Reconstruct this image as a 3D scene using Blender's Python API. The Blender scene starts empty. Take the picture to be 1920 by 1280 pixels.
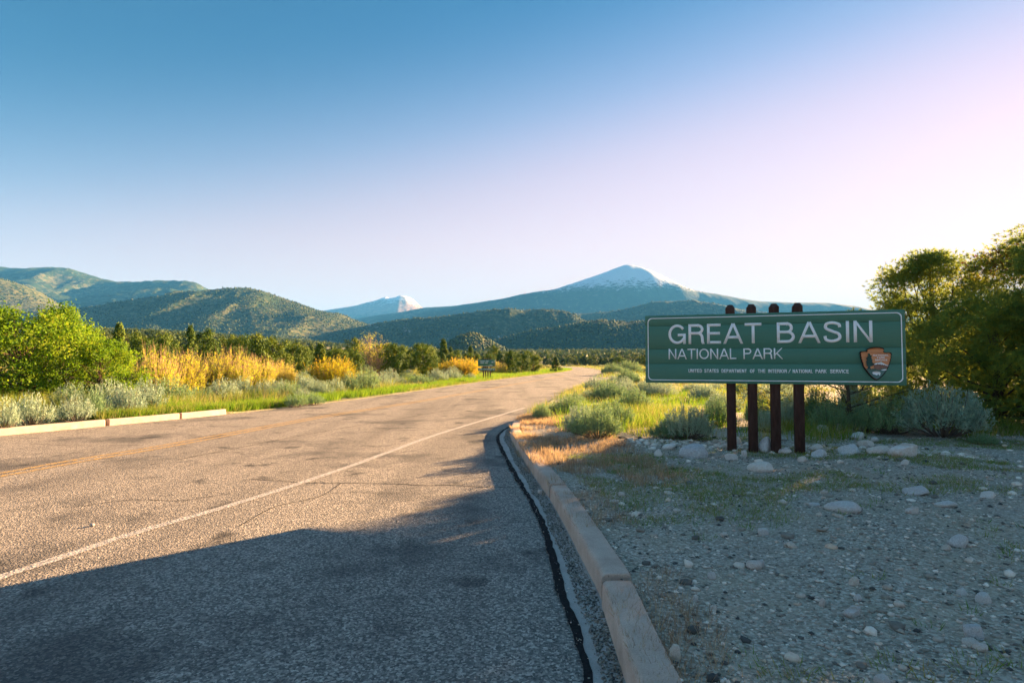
import bpy, math, random
import numpy as np
from mathutils import Vector, Matrix, geometry

S = bpy.context.scene
COL = S.collection
R = math.radians
F_PX, PITCH, CAM_H = 1067.0, R(2.15), 1.35
SUN_AZ, SUN_EL = R(48.6), R(13.0)

# ------------------------------------------------------------------ camera
cd = bpy.data.cameras.new('camera'); cam = bpy.data.objects.new('camera', cd); COL.objects.link(cam)
cd.sensor_width = 36.0; cd.lens = 20.0; cd.clip_start = 0.05; cd.clip_end = 40000
cam.location = (0, 0, CAM_H); cam.rotation_euler = (R(90) + PITCH, 0, 0)
S.camera = cam

# ------------------------------------------------------------------ sky, sun, exposure
EXPO = 3.95
SKY_GAIN = .385
world = bpy.data.worlds.new('World'); S.world = world; world.use_nodes = True
wn = world.node_tree; wl = wn.links; bg = wn.nodes['Background']
sk = wn.nodes.new('ShaderNodeTexSky'); sk.sky_type = 'NISHITA'; sk.sun_disc = False
sk.sun_elevation = SUN_EL; sk.sun_rotation = SUN_AZ
sk.air_density = 1.0; sk.dust_density = 0.025; sk.ozone_density = 3.0
tc = wn.nodes.new('ShaderNodeTexCoord'); sx = wn.nodes.new('ShaderNodeSeparateXYZ')
wl.new(tc.outputs['Generated'], sx.inputs[0])
dp = wn.nodes.new('ShaderNodeVectorMath'); dp.operation = 'DOT_PRODUCT'
wl.new(tc.outputs['Generated'], dp.inputs[0])
SUN = Vector((math.sin(SUN_AZ) * math.cos(SUN_EL), math.cos(SUN_AZ) * math.cos(SUN_EL), math.sin(SUN_EL)))
dp.inputs[1].default_value = SUN
def wmath(op, a, b):
    n = wn.nodes.new('ShaderNodeMath'); n.operation = op
    for i, v in enumerate((a, b)):
        if isinstance(v, (int, float)): n.inputs[i].default_value = v
        else: wl.new(v, n.inputs[i])
    return n.outputs[0]
q = wmath('ADD', sx.outputs['Z'], wmath('MULTIPLY', wmath('SUBTRACT', 1.0, wmath('MAXIMUM', dp.outputs['Value'], 0.0)), 0.25))
def ramp(nt, fac, stops, interp='LINEAR'):
    n = nt.nodes.new('ShaderNodeValToRGB'); e = n.color_ramp.elements; n.color_ramp.interpolation = interp
    while len(e) < len(stops): e.new(0.5)
    for el, (p, c) in zip(e, stops):
        el.position = p; el.color = (*c, 1) if len(c) == 3 else c
    nt.links.new(fac, n.inputs[0]); return n.outputs[0]
grad = ramp(wn, q, [(.0, (.36, .15, .102)), (.13, (.45, .18, .120)), (.26, (.60, .245, .168)), (.38, (.67, .27, .195)), (.48, (.35, .235, .21)), (.60, (.07, .15, .172)), (.72, (.06, .145, .17)), (1, (.34, .36, .32))], 'B_SPLINE')
low = ramp(wn, sx.outputs['Z'], [(.0, (.5, .78, 1)), (.1, (.88, .95, 1)), (.2, (1, 1, 1))])
def wmix(a, b):
    n = wn.nodes.new('ShaderNodeMix'); n.data_type = 'RGBA'; n.blend_type = 'MULTIPLY'; n.inputs[0].default_value = 1
    wl.new(a, n.inputs[6]); wl.new(b, n.inputs[7]); return n.outputs[2]
wl.new(wmix(wmix(sk.outputs[0], grad), low), bg.inputs[0])
bg.inputs[1].default_value = 0.15 * SKY_GAIN

sl = bpy.data.lights.new('sun', 'SUN'); sl.energy = 3.2; sl.angle = R(0.5); sl.color = (1, .64, .32)
so = bpy.data.objects.new('sun', sl); COL.objects.link(so); so.rotation_euler = SUN.to_track_quat('Z', 'Y').to_euler()
vs = S.view_settings
vs.view_transform = 'Standard'; vs.look = 'None'; vs.gamma = 1; vs.use_curve_mapping = False; vs.exposure = EXPO
S.cycles.use_denoising = True; S.cycles.max_bounces = 8; S.cycles.transparent_max_bounces = 8
S.cycles.diffuse_bounces = 3; S.cycles.transmission_bounces = 3; S.cycles.volume_bounces = 0
S.cycles.sample_clamp_indirect = 6

# ------------------------------------------------------------------ helpers
def ray(px, py):
    """direction of the line of sight through a point of the 1920x1280 photograph"""
    x, y = (px - 960) / F_PX, (640 - py) / F_PX
    return np.array([x, math.cos(PITCH) - y * math.sin(PITCH), math.sin(PITCH) + y * math.cos(PITCH)])
def at(px, py, z=0.0):
    d = ray(px, py); t = (z - CAM_H) / d[2]
    return np.array([d[0] * t, d[1] * t])
def at_d(px, py, Y):
    d = ray(px, py); t = Y / d[1]
    return np.array([d[0] * t, Y, CAM_H + d[2] * t])

def mesh_np(name, V, Fc, tint=None, smooth=False):
    V = np.asarray(V, dtype=np.float32).reshape(-1, 3); Fc = np.asarray(Fc, dtype=np.int32)
    n, k = Fc.shape
    me = bpy.data.meshes.new(name)
    me.vertices.add(len(V)); me.vertices.foreach_set('co', V.ravel())
    me.loops.add(n * k); me.loops.foreach_set('vertex_index', Fc.ravel())
    me.polygons.add(n); me.polygons.foreach_set('loop_start', np.arange(0, n * k, k, dtype=np.int32))
    me.polygons.foreach_set('loop_total', np.full(n, k, dtype=np.int32))
    if smooth: me.polygons.foreach_set('use_smooth', np.ones(n, dtype=bool))
    if tint is not None:
        a = me.attributes.new('tint', 'FLOAT', 'POINT'); a.data.foreach_set('value', np.asarray(tint, dtype=np.float32))
    me.update(calc_edges=True); me.validate()
    return me
def tag(o, label=None, cat=None, group=None, kind=None):
    if label: o['label'] = label
    if cat: o['category'] = cat
    if group: o['group'] = group
    if kind: o['kind'] = kind
    return o
def link(name, me, mat=None, parent=None):
    o = bpy.data.objects.new(name, me); COL.objects.link(o)
    if mat is not None and len(me.materials) == 0: me.materials.append(mat)
    if parent is not None: o.parent = parent
    return o
def empty(name, loc=(0, 0, 0), rz=0):
    o = bpy.data.objects.new(name, None); COL.objects.link(o); o.location = loc; o.rotation_euler = (0, 0, rz); o.empty_display_size = .2
    return o
def copy_tree(o, parent=None):
    c = o.copy(); COL.objects.link(c)
    if parent is not None: c.parent = parent
    for ch in list(o.children): copy_tree(ch, c)
    return c

class Geo:
    """collects vertices and equal-sided faces of one mesh"""
    def __init__(s, k=4): s.V, s.F, s.T, s.n, s.k = [], [], [], 0, k
    def add(s, V, Fc, tint=0.5):
        V = np.asarray(V, float).reshape(-1, 3); Fc = np.asarray(Fc, int).reshape(-1, s.k)
        s.V.append(V); s.F.append(Fc + s.n); s.n += len(V)
        s.T.append(np.broadcast_to(np.asarray(tint, float), (len(V),)))
    def box(s, a, b, tint=.5, M=None):
        (x0, y0, z0), (x1, y1, z1) = a, b
        V = np.array([(x0, y0, z0), (x1, y0, z0), (x1, y1, z0), (x0, y1, z0), (x0, y0, z1), (x1, y0, z1), (x1, y1, z1), (x0, y1, z1)], float)
        if M is not None: V = V @ np.array(M.to_3x3()).T + np.array(M.translation)
        s.add(V, [(0, 3, 2, 1), (4, 5, 6, 7), (0, 1, 5, 4), (1, 2, 6, 5), (2, 3, 7, 6), (3, 0, 4, 7)], tint)
    def tube(s, P, rad, sides=5, tint=.5):
        P = np.asarray(P, float); m = len(P); rad = np.broadcast_to(rad, (m,))
        T = np.gradient(P, axis=0); T /= np.linalg.norm(T, axis=1, keepdims=True) + 1e-9
        up = np.where(np.abs(T[:, 2:3]) > .9, np.array([[1., 0, 0]]), np.array([[0, 0, 1.]]))
        A = np.cross(T, up); A /= np.linalg.norm(A, axis=1, keepdims=True) + 1e-9; B = np.cross(T, A)
        an = np.linspace(0, 2 * np.pi, sides, endpoint=False)
        V = P[:, None] + rad[:, None, None] * (A[:, None] * np.cos(an)[None, :, None] + B[:, None] * np.sin(an)[None, :, None])
        f = []
        for i in range(m - 1):
            for j in range(sides):
                a, b = i * sides + j, i * sides + (j + 1) % sides
                f.append((a, b, b + sides, a + sides) if s.k == 4 else (a, b, b + sides))
                if s.k == 3: f.append((a, b + sides, a + sides))
        s.add(V.reshape(-1, 3), f, tint)
    def mesh(s, name, smooth=False): return mesh_np(name, np.concatenate(s.V), np.concatenate(s.F), np.concatenate(s.T), smooth)
    def build(s, name, mat, parent=None, smooth=False): return link(name, s.mesh(name, smooth), mat, parent)

def smoothstep(x): x = np.clip(x, 0, 1); return x * x * (3 - 2 * x)
def _hash(ix, iy, seed):
    h = (ix.astype(np.int64) * 374761393 + iy.astype(np.int64) * 668265263 + seed * 1442695041) & 0xffffffff
    h = ((h ^ (h >> 13)) * 1274126177) & 0xffffffff
    return ((h ^ (h >> 16)) & 0xffff) / 65535.0
def vnoise(x, y, seed=0):
    x = np.asarray(x, float); y = np.asarray(y, float)
    ix, iy = np.floor(x), np.floor(y); fx, fy = x - ix, y - iy
    fx = fx * fx * (3 - 2 * fx); fy = fy * fy * (3 - 2 * fy)
    a, b, c, d = _hash(ix, iy, seed), _hash(ix + 1, iy, seed), _hash(ix, iy + 1, seed), _hash(ix + 1, iy + 1, seed)
    return (a * (1 - fx) + b * fx) * (1 - fy) + (c * (1 - fx) + d * fx) * fy
def fbm(x, y, seed=0, octs=4):
    t = 0; a = .5; s = 0
    for o in range(octs):
        t = t + a * vnoise(x * 2 ** o, y * 2 ** o, seed + o * 17); s += a; a *= .5
    return t / s
def ridged(x, y, seed=0, octs=4):
    t = 0; a = .5; s = 0
    for o in range(octs):
        t = t + a * (1 - np.abs(2 * vnoise(x * 2 ** o, y * 2 ** o, seed + o * 31) - 1)); s += a; a *= .5
    return t / s
def catmull(P, n=12):
    P = np.asarray(P, float); Q = np.vstack([2 * P[0] - P[1], P, 2 * P[-1] - P[-2]]); out = []
    for i in range(1, len(Q) - 2):
        for t in np.linspace(0, 1, n, endpoint=False):
            a, b, c, d = Q[i - 1], Q[i], Q[i + 1], Q[i + 2]
            out.append(.5 * ((2 * b) + (c - a) * t + (2 * a - 5 * b + 4 * c - d) * t * t + (3 * b - a - 3 * c + d) * t ** 3))
    out.append(P[-1]); return np.array(out)
def resample(P, step):
    P = np.asarray(P, float); d = np.r_[0, np.cumsum(np.linalg.norm(np.diff(P, axis=0), axis=1))]
    s = np.linspace(0, d[-1], max(2, int(d[-1] / step) + 1))
    return np.stack([np.interp(s, d, P[:, k]) for k in range(P.shape[1])], 1)

# ------------------------------------------------------------------ materials
class M:
    def __init__(s, name, rough=.9, spec=.2):
        s.m = bpy.data.materials.new(name); s.m.use_nodes = True; s.nt = s.m.node_tree; s.l = s.nt.links
        s.b = s.nt.nodes['Principled BSDF']; s.b.inputs['Roughness'].default_value = rough; s.b.inputs['Specular IOR Level'].default_value = spec
        s.tc = s.nt.nodes.new('ShaderNodeTexCoord'); s.co = s.tc.outputs['Object']
    def node(s, t, **kw):
        n = s.nt.nodes.new(t)
        for k, v in kw.items(): setattr(n, k, v)
        return n
    def mapped(s, scale=(1, 1, 1), rot=(0, 0, 0)):
        n = s.node('ShaderNodeMapping'); n.inputs['Scale'].default_value = scale; n.inputs['Rotation'].default_value = rot
        s.l.new(s.co, n.inputs[0]); return n.outputs[0]
    def noise(s, scale, detail=4, rough=.55, co=None, dist=0):
        n = s.node('ShaderNodeTexNoise'); n.inputs['Scale'].default_value = scale; n.inputs['Detail'].default_value = detail
        n.inputs['Roughness'].default_value = rough; n.inputs['Distortion'].default_value = dist
        s.l.new(co or s.co, n.inputs['Vector']); return n.outputs['Fac']
    def vor(s, scale, co=None, feature='F1', out='Distance', rnd=1):
        n = s.node('ShaderNodeTexVoronoi', feature=feature); n.inputs['Scale'].default_value = scale; n.inputs['Randomness'].default_value = rnd
        s.l.new(co or s.co, n.inputs['Vector']); return n.outputs[out]
    def ramp(s, fac, stops, interp='LINEAR'): return ramp(s.nt, fac, stops, interp)
    def mix(s, fac, a, b, blend='MIX'):
        n = s.node('ShaderNodeMix', data_type='RGBA', blend_type=blend)
        for i, v in ((0, fac), (6, a), (7, b)):
            if isinstance(v, (int, float)): n.inputs[i].default_value = v
            elif isinstance(v, tuple): n.inputs[i].default_value = (*v, 1)
            else: s.l.new(v, n.inputs[i])
        return n.outputs[2]
    def math(s, op, a, b=0.0):
        n = s.node('ShaderNodeMath', operation=op)
        for i, v in enumerate((a, b)):
            if isinstance(v, (int, float)): n.inputs[i].default_value = v
            else: s.l.new(v, n.inputs[i])
        return n.outputs[0]
    def attr(s, name='tint'):
        n = s.node('ShaderNodeAttribute'); n.attribute_name = name; return n.outputs['Fac']
    def objrand(s): return s.node('ShaderNodeObjectInfo').outputs['Random']
    def color(s, c):
        if isinstance(c, tuple): s.b.inputs['Base Color'].default_value = (*c, 1)
        else: s.l.new(c, s.b.inputs['Base Color'])
        return s
    def bump(s, h, strength=.5, dist=.01):
        n = s.node('ShaderNodeBump'); n.inputs['Strength'].default_value = strength; n.inputs['Distance'].default_value = dist
        s.l.new(h, n.inputs['Height'])
        prev = s.b.inputs['Normal'].links
        if prev: s.l.new(prev[0].from_socket, n.inputs['Normal'])
        s.l.new(n.outputs[0], s.b.inputs['Normal']); return s
    def leaf(s, col, trans=.45, tcol=None, gain=(1.7, 1.6, 1.2)):
        """leaf: diffuse with light passing through"""
        s.color(col)
        t = s.node('ShaderNodeBsdfTranslucent'); mx = s.node('ShaderNodeMixShader'); mx.inputs[0].default_value = trans
        s.l.new(s.mix(1.0, tcol or col, gain, 'MULTIPLY'), t.inputs['Color']); s.l.new(s.b.outputs[0], mx.inputs[1]); s.l.new(t.outputs[0], mx.inputs[2])
        out = [n for n in s.nt.nodes if n.type == 'OUTPUT_MATERIAL'][0]; s.l.new(mx.outputs[0], out.inputs['Surface']); return s

def leaf_mat(name, stops, trans=.45, rnd=.25, gain=(1.7, 1.6, 1.2)):
    m = M(name, .75, .15)
    f = m.math('ADD', m.math('MULTIPLY', m.attr(), 1 - rnd), m.math('MULTIPLY', m.objrand(), rnd))
    c = m.ramp(f, stops); m.leaf(c, trans, None, gain); return m.m

def mat_asphalt():
    m = M('asphalt', .85, .25)
    big = m.noise(.55, 4, .6); mid = m.noise(3.5, 4, .6)
    cells = m.vor(84, out='Color'); sep = m.node('ShaderNodeSeparateColor'); m.l.new(cells, sep.inputs[0])
    chips = m.ramp(sep.outputs[0], [(0, (.02, .02, .02)), (.35, (.13, .126, .116)), (.7, (.315, .268, .225)), (1, (.65, .56, .47))])
    base = m.mix(.62, m.ramp(mid, [(.3, (.168, .142, .118)), (.7, (.236, .2, .17))]), chips)
    fine = m.noise(140, 2, .7)
    base = m.mix(.45, base, m.ramp(fine, [(.3, (.25, .25, .25)), (.7, (.8, .8, .8))]), 'OVERLAY')
    base = m.mix(m.ramp(big, [(.36, (.7, .7, .7)), (.47, (0, 0, 0))]), base, (.05, .048, .048))
    tracks = m.noise(1.0, 3, .5, m.mapped((.9, .05, 1), (0, 0, R(14))))
    base = m.mix(m.ramp(tracks, [(.46, (0, 0, 0)), (.66, (.5, .5, .5))]), base, (.085, .075, .068))
    spots = m.noise(1.9, 3, .55); base = m.mix(m.ramp(spots, [(.60, (0, 0, 0)), (.72, (.8, .8, .8))]), base, (.02, .02, .021))
    m.color(base)
    m.bump(m.vor(84), .9, .005); m.bump(fine, .5, .004); return m.m
def mat_simple(name, ca, cb, scale=20, rough=.85, bump=.3, spec=.2, dist=.004):
    m = M(name, rough, spec); n = m.noise(scale, 5, .62)
    m.color(m.ramp(n, [(.3, ca), (.72, cb)]))
    if bump: m.bump(n, bump, dist)
    return m.m
def mat_concrete(name, ca, cb):
    m = M(name, .85, .2)
    n = m.noise(5, 6, .65); sp = m.noise(130, 2, .7); st = m.noise(2.2, 4, .6)
    c = m.ramp(n, [(.3, ca), (.7, cb)])
    c = m.mix(.35, c, m.ramp(sp, [(.3, (.3, .3, .3)), (.7, (.7, .7, .7))]), 'OVERLAY')
    c = m.mix(m.ramp(st, [(.5, (0, 0, 0)), (.72, (.35, .35, .35))]), c, (.13, .1, .075))
    m.color(c); m.bump(sp, .35, .003); m.bump(n, .3, .006); return m.m
def mat_soil(name, stops, grit=(.55, .5), pebble=55):
    m = M(name, .95, .1)
    n = m.noise(.9, 6, .62); c = m.ramp(n, stops)
    cells = m.vor(pebble, out='Color'); sep = m.node('ShaderNodeSeparateColor'); m.l.new(cells, sep.inputs[0])
    peb = m.ramp(sep.outputs[0], [(0, (.10, .098, .09)), (.4, (.31, .27, .225)), (.8, (.50, .44, .37)), (1, (.70, .63, .55))])
    c = m.mix(m.ramp(m.noise(1.7, 4, .6), [(.35, (grit[0],) * 3), (.65, (grit[1],) * 3)]), c, peb)
    m.color(c); m.bump(m.vor(pebble), .9, .01); m.bump(m.noise(28, 4, .6), .5, .02); return m.m
def mat_bark(name, ca, cb):
    m = M(name, .95, .1); n = m.noise(9, 5, .65, m.mapped((3, 3, .6))); m.color(m.ramp(n, [(.3, ca), (.7, cb)])); m.bump(n, .7, .02); return m.m
def mat_rock():
    m = M('rock', .85, .2)
    n = m.noise(7, 6, .65); v = m.noise(26, 4, .7); rd = m.objrand()
    base = m.ramp(rd, [(0, (.58, .49, .40)), (.3, (.70, .61, .53)), (.55, (.52, .51, .49)), (.8, (.68, .53, .43)), (1, (.42, .44, .45))])
    c = m.mix(.55, base, m.ramp(n, [(.25, (.2, .2, .2)), (.75, (.85, .85, .85))]), 'OVERLAY')
    c = m.mix(.4, c, m.ramp(v, [(.3, (.25, .25, .25)), (.7, (.75, .75, .75))]), 'OVERLAY')
    tn = m.attr(); c = m.mix(tn, c, (.40, .20, .08))
    m.color(c); m.bump(n, .6, .03); m.bump(v, .4, .01); return m.m
def mat_stone(name='gravel_stone'):
    m = M(name, .85, .2)
    c = m.ramp(m.attr(), [(0, (.06, .06, .058)), (.3, (.29, .26, .21)), (.62, (.49, .41, .335)), (.82, (.64, .55, .455)), (.93, (.80, .71, .61)), (1, (.58, .40, .28))])
    m.color(m.mix(.4, c, m.ramp(m.noise(60, 3, .6), [(.3, (.3, .3, .3)), (.7, (.7, .7, .7))]), 'OVERLAY')); return m.m
def mat_hill(name, tree_scale, soil=((.135, .125, .055), (.095, .10, .045)), tree=((.018, .034, .012), (.04, .06, .02)), cover=.5, extra=None):
    m = M(name, .95, .05)
    big = m.noise(.004, 5, .6); s = m.ramp(m.noise(.02, 4, .6), [(.3, soil[0]), (.7, soil[1])])
    t = m.ramp(m.noise(tree_scale * .6, 2, .5), [(.3, tree[0]), (.7, tree[1])])
    dots = m.math('ADD', m.math('MULTIPLY', m.noise(tree_scale, 3, .6), .75), m.math('MULTIPLY', big, .5))
    fac = m.ramp(dots, [(cover + .07, (1, 1, 1)), (cover + .15, (0, 0, 0))])
    c = m.mix(fac, s, t)
    if extra: c = extra(m, c)
    m.color(c); m.bump(m.noise(tree_scale, 3, .6), .8, 4); return m.m

# ------------------------------------------------------------------ lines of the road (world metres, from the layout of the place)
rng = np.random.default_rng(7)
kerb_line = np.array([(-.1, -3.), (.28, -1.), (.43, .4), (.48, 1.5)] + [tuple(at(*p)) for p in
             ((1176, 1280), (1129, 1134), (1099, 1069), (1038, 951), (993, 882), (961, 829), (957, 814), (963, 803), (976, 794), (992, 787))])
kerb_line = resample(catmull(kerb_line, 10), .1)
right_edge = np.array([tuple(kerb_line[-1])] + [tuple(at(*p)) for p in ((1003, 770), (1043, 745), (1072, 731), (1103, 720), (1137, 716))] +
             [(8.6, 45.5), (8.0, 52.), (10.6, 68.), (13.6, 86.), (17.4, 118.), (19.8, 150.), (19.5, 190.), (14., 240.)])
right_edge = resample(catmull(right_edge, 10), .3)
left_edge = np.array([(-17., -8.), (-13.9, 0.), (-11.6, 5.5)] + [tuple(at(*p)) for p in
             ((0, 815), (146, 806), (198, 798), (356, 785), (439, 775), (478, 771), (600, 757), (740, 739), (850, 723), (930, 712), (1005, 703))] +
             [(8.6, 90.), (12.6, 118.), (14.6, 150.), (14., 190.), (8., 240.)])
left_edge = resample(catmull(left_edge, 10), .3)
_p = np.pad(left_edge, ((12, 12), (0, 0)), 'edge'); _p[:12] = 2 * left_edge[0] - left_edge[12:0:-1]; _p[-12:] = 2 * left_edge[-1] - left_edge[-2:-14:-1]
left_edge = sum(_p[12 + k:12 + k + len(left_edge)] for k in range(-12, 13)) / 25
right_all = np.vstack([kerb_line, right_edge[1:]])
def right_x(y): return np.interp(y, right_all[:, 1], right_all[:, 0])
def left_x(y): return np.interp(y, left_edge[:, 1], left_edge[:, 0])

def flat_poly(pts, z):
    v = [Vector((p[0], p[1], z)) for p in pts]
    return np.array([tuple(p) for p in v]), np.array(geometry.tessellate_polygon([v]))
def ribbon(P, wl_, wr_, z, jit=0., seed=1):
    """flat strip along a line, wl_ to its left and wr_ to its right"""
    P = np.asarray(P, float); T = np.gradient(P, axis=0); T /= np.linalg.norm(T, axis=1, keepdims=True); N = np.stack([T[:, 1], -T[:, 0]], 1)
    rr = np.random.default_rng(seed); a = wl_ + jit * rr.normal(size=len(P)); b = wr_ + jit * rr.normal(size=len(P))
    L, Q = P - N * a[:, None], P + N * b[:, None]; m = len(P)
    V = np.concatenate([np.c_[L, np.full(m, z)], np.c_[Q, np.full(m, z)]])
    return V, [(i, i + m, i + m + 1, i + 1) for i in range(m - 1)]

# ------------------------------------------------------------------ ground heights
def shoulder_z(x, y):
    """ground to the right of the kerb and the road"""
    t = x - right_x(y)
    e = .135 - .115 * smoothstep((y - 12.6) / 2.2)
    n = (fbm(x * .45 + 9, y * .45, 3, 4) - .5) * .16 + (fbm(x * 2.1, y * 2.1, 5, 3) - .5) * .045
    return e + smoothstep(t / 3.5) * .05 + n * smoothstep((t - .12) / 1.2) + smoothstep((t - 5) / 12) * .12
def verge_z(x, y):
    """ground to the left of the road"""
    t = left_x(y) - x
    e = .10 - .085 * smoothstep((y - 14.6) / 1.2)
    n = (fbm(x * .3 + 40, y * .3, 8, 4) - .5) * .25
    return e + smoothstep(t / 5) * .08 + n * smoothstep((t - .2) / 2.5)
def plain_z(x, y):
    r = np.hypot(x, y); u = np.arctan2(x, np.maximum(y, 1e-3)); u = np.where(y <= 0, np.sign(x) * 1.6, u)
    k = smoothstep((u + .62) / .62)
    r = np.minimum(r, 950); r0 = 85 + 175 * k; s = .046 * (1 - k) + .027 * k
    s = s * (1 - .6 * smoothstep((np.abs(u) - 1.0) / .5))
    return -.35 + s * np.maximum(0, r - r0) ** 1.02 * smoothstep((r - r0) / 120 + .15) + (fbm(x / 60., y / 60., 21, 3) - .5) * 2.2 * smoothstep((r - r0) / 150)
def ground_z(x, y):
    x = np.asarray(x, float); y = np.asarray(y, float)
    a = np.where(x > right_x(y), shoulder_z(x, y), np.where(x < left_x(y), verge_z(x, y), 0))
    far = (np.hypot(x, y) > 150) | (y > 232)
    return np.where(far, np.maximum(plain_z(x, y), np.where(y < 232, a, -9)), np.maximum(a, plain_z(x, y)))

# ------------------------------------------------------------------ ground, shoulder, verge
mat_ground = mat_soil('dry_soil', [(.3, (.17, .13, .07)), (.5, (.15, .15, .06)), (.7, (.24, .19, .10))], (.05, .2), 9)
mat_gravel = mat_soil('gravel_ground', [(.3, (.34, .26, .17)), (.5, (.44, .35, .24)), (.7, (.38, .31, .24))], (.75, .4), 70)
mat_verge = mat_soil('verge_soil', [(.3, (.20, .15, .08)), (.5, (.14, .15, .05)), (.7, (.26, .20, .11))], (.1, .3), 40)

rings = np.r_[0, np.geomspace(2., 9500., 150)]; ang = np.r_[np.linspace(-1.0, 1.0, 161), np.linspace(1.0, 2 * np.pi - 1.0, 60)[1:-1]]
rr_, aa = np.meshgrid(rings, ang, indexing='ij'); gx, gy = rr_ * np.sin(aa), rr_ * np.cos(aa)
gz = plain_z(gx, gy); nr, na = gx.shape
idx = np.arange(nr * na).reshape(nr, na)
fq = np.stack([idx[:-1], np.roll(idx, -1, 1)[:-1], np.roll(idx, -1, 1)[1:], idx[1:]], -1).reshape(-1, 4)
tag(link('ground', mesh_np('ground', np.stack([gx, gy, gz], -1), fq, smooth=True), mat_ground), kind='structure')

def side_strip(name, edge_pts, sign, zf, mat, widths, off):
    ey = edge_pts[:, 1]; X = edge_pts[:, 0][:, None] + sign * (widths[None, :] + np.where(ey < off, .155, 0)[:, None]); Y = np.broadcast_to(ey[:, None], X.shape)
    Z = zf(X, Y) - smoothstep((widths[None, :] - widths[-1] * .8) / (widths[-1] * .2)) * 1.2
    Z = Z.copy(); Z[:, 0] -= .2; X = X.copy(); X[:, 1] = X[:, 0] + sign * .002
    n, m = X.shape; ix = np.arange(n * m).reshape(n, m)
    f = np.stack([ix[:-1, :-1], ix[:-1, 1:], ix[1:, 1:], ix[1:, :-1]], -1).reshape(-1, 4)
    if sign < 0: f = f[:, ::-1]
    return tag(link(name, mesh_np(name, np.stack([X, Y, Z], -1), f, smooth=True), mat), kind='structure')
wid = np.r_[0, .03, .08, np.geomspace(.14, 50, 80)]
ysel = np.r_[np.arange(-3, 16, .09), np.geomspace(16, 238, 150)]
side_strip('gravel_shoulder', np.c_[right_x(ysel), ysel], 1, shoulder_z, mat_gravel, wid, 13.4)
ysl = np.r_[np.arange(-8, 6, .5), np.arange(6, 30, .16), np.geomspace(30, 238, 110)]
side_strip('grassy_verge', np.c_[left_x(ysl), ysl], -1, verge_z, mat_verge, wid, 15.1)

# ------------------------------------------------------------------ road with markings
poly = np.vstack([left_edge, right_all[::-1]])
V, Fc = flat_poly(poly, 0.0)
road = tag(link('road', mesh_np('road', V, Fc), mat_asphalt()), kind='structure')
def mat_paint(name, col, wear, scale=30):
    m = M(name, .8, .2); n = m.noise(scale, 5, .7)
    m.color(m.mix(m.ramp(n, [(wear - .08, (1, 1, 1)), (wear + .08, (0, 0, 0))]), col, (.20, .18, .165))); m.bump(m.vor(62), .7, .005); return m.m
white_px = [(-260, 1180), (-90, 1117), (0, 1082), (130, 1040), (250, 1000), (430, 948), (580, 900), (690, 862), (800, 821), (885, 794), (945, 776), (985, 764)]
wline = resample(catmull([at(*p) for p in white_px], 8), .25)
V, Fc = ribbon(wline, .05, .05, .004, .004); link('edge_line', mesh_np('edge_line', V, Fc), mat_paint('white_paint', (.50, .46, .43), .50, 34), road)
yl = [(-500, 955), (-200, 920), (0, 890), (150, 863), (300, 838), (450, 810), (600, 782), (700, 766), (800, 750), (900, 732), (1000, 714), (1060, 704)]
ymid = resample(catmull([at(*p) for p in yl], 8), .3)
my = mat_paint('yellow_paint', (.45, .27, .07), .49, 24)
for s_ in (-.11, .11):
    V, Fc = ribbon(ymid, .05 - s_, .05 + s_, .004, .004, 14 + int(s_ * 100)); link('centre_line', mesh_np('centre_line', V, Fc), my, road)
mat_tar = mat_simple('tar', (.010, .010, .011), (.032, .031, .031), 60, .95, .6, .05)
def crack(px, w, jit):
    P = resample(catmull([at(*p) for p in px], 6), .05)
    P = P + np.stack([np.zeros(len(P)), (fbm(P[:, 0] * 3, P[:, 1] * 3, 4, 4) - .5) * jit], 1)
    V, Fc = ribbon(P, w, w, .003, w * .35, 9); link('crack', mesh_np('crack', V, Fc), mat_tar, road)
crack([(470, 898), (560, 904), (650, 905), (760, 908), (860, 911), (940, 913), (990, 914)], .007, .10)
crack([(330, 862), (420, 845), (520, 825), (640, 803), (760, 783), (850, 768)], .010, .2)
crack([(60, 832), (160, 836), (270, 834)], .008, .2)
crack([(640, 905), (600, 930), (520, 948), (450, 985)], .005, .15)
crack([(150, 950), (240, 938), (330, 940), (430, 925)], .005, .2)
crack([(700, 800), (760, 806), (830, 803), (900, 800)], .008, .2)

# gutter pan, tar joint, grit
mat_pan = mat_concrete('gutter_concrete', (.34, .30, .27), (.46, .41, .37))
seam = resample(catmull([(-.45, -3), (-.02, -1.), (.14, .4), (.2, 1.5)] + [tuple(at(*p)) for p in ((1105, 1280), (1076, 1166), (1058, 1121), (1042, 1060), (1013, 971), (965, 886), (936, 829), (939, 813), (957, 801), (985, 791))], 10), .06)
k2 = resample(kerb_line, .06)
sy = np.linspace(0, 1, 160); sp = lambda P: np.stack([np.interp(sy, np.linspace(0, 1, len(P)), P[:, k]) for k in (0, 1)], 1)
A_, B_ = sp(seam), sp(k2); B_ = B_ + np.array([.02, 0])
V = np.concatenate([np.c_[A_, np.full(160, .008)], np.c_[B_, np.full(160, .014)]]); Fc = [(i, i + 160, i + 161, i + 1) for i in range(159)]
tag(link('gutter', mesh_np('gutter', V, Fc), mat_pan), kind='structure')
V, Fc = ribbon(seam, .012 + .05 * fbm(seam[:, 1] * 4, seam[:, 0], 81, 3), .006 + .02 * fbm(seam[:, 1] * 5, seam[:, 0] + 9, 82, 3), .0125, .004, 5)
link('tar_joint', mesh_np('tar_joint', V, Fc), mat_tar, road)

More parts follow.
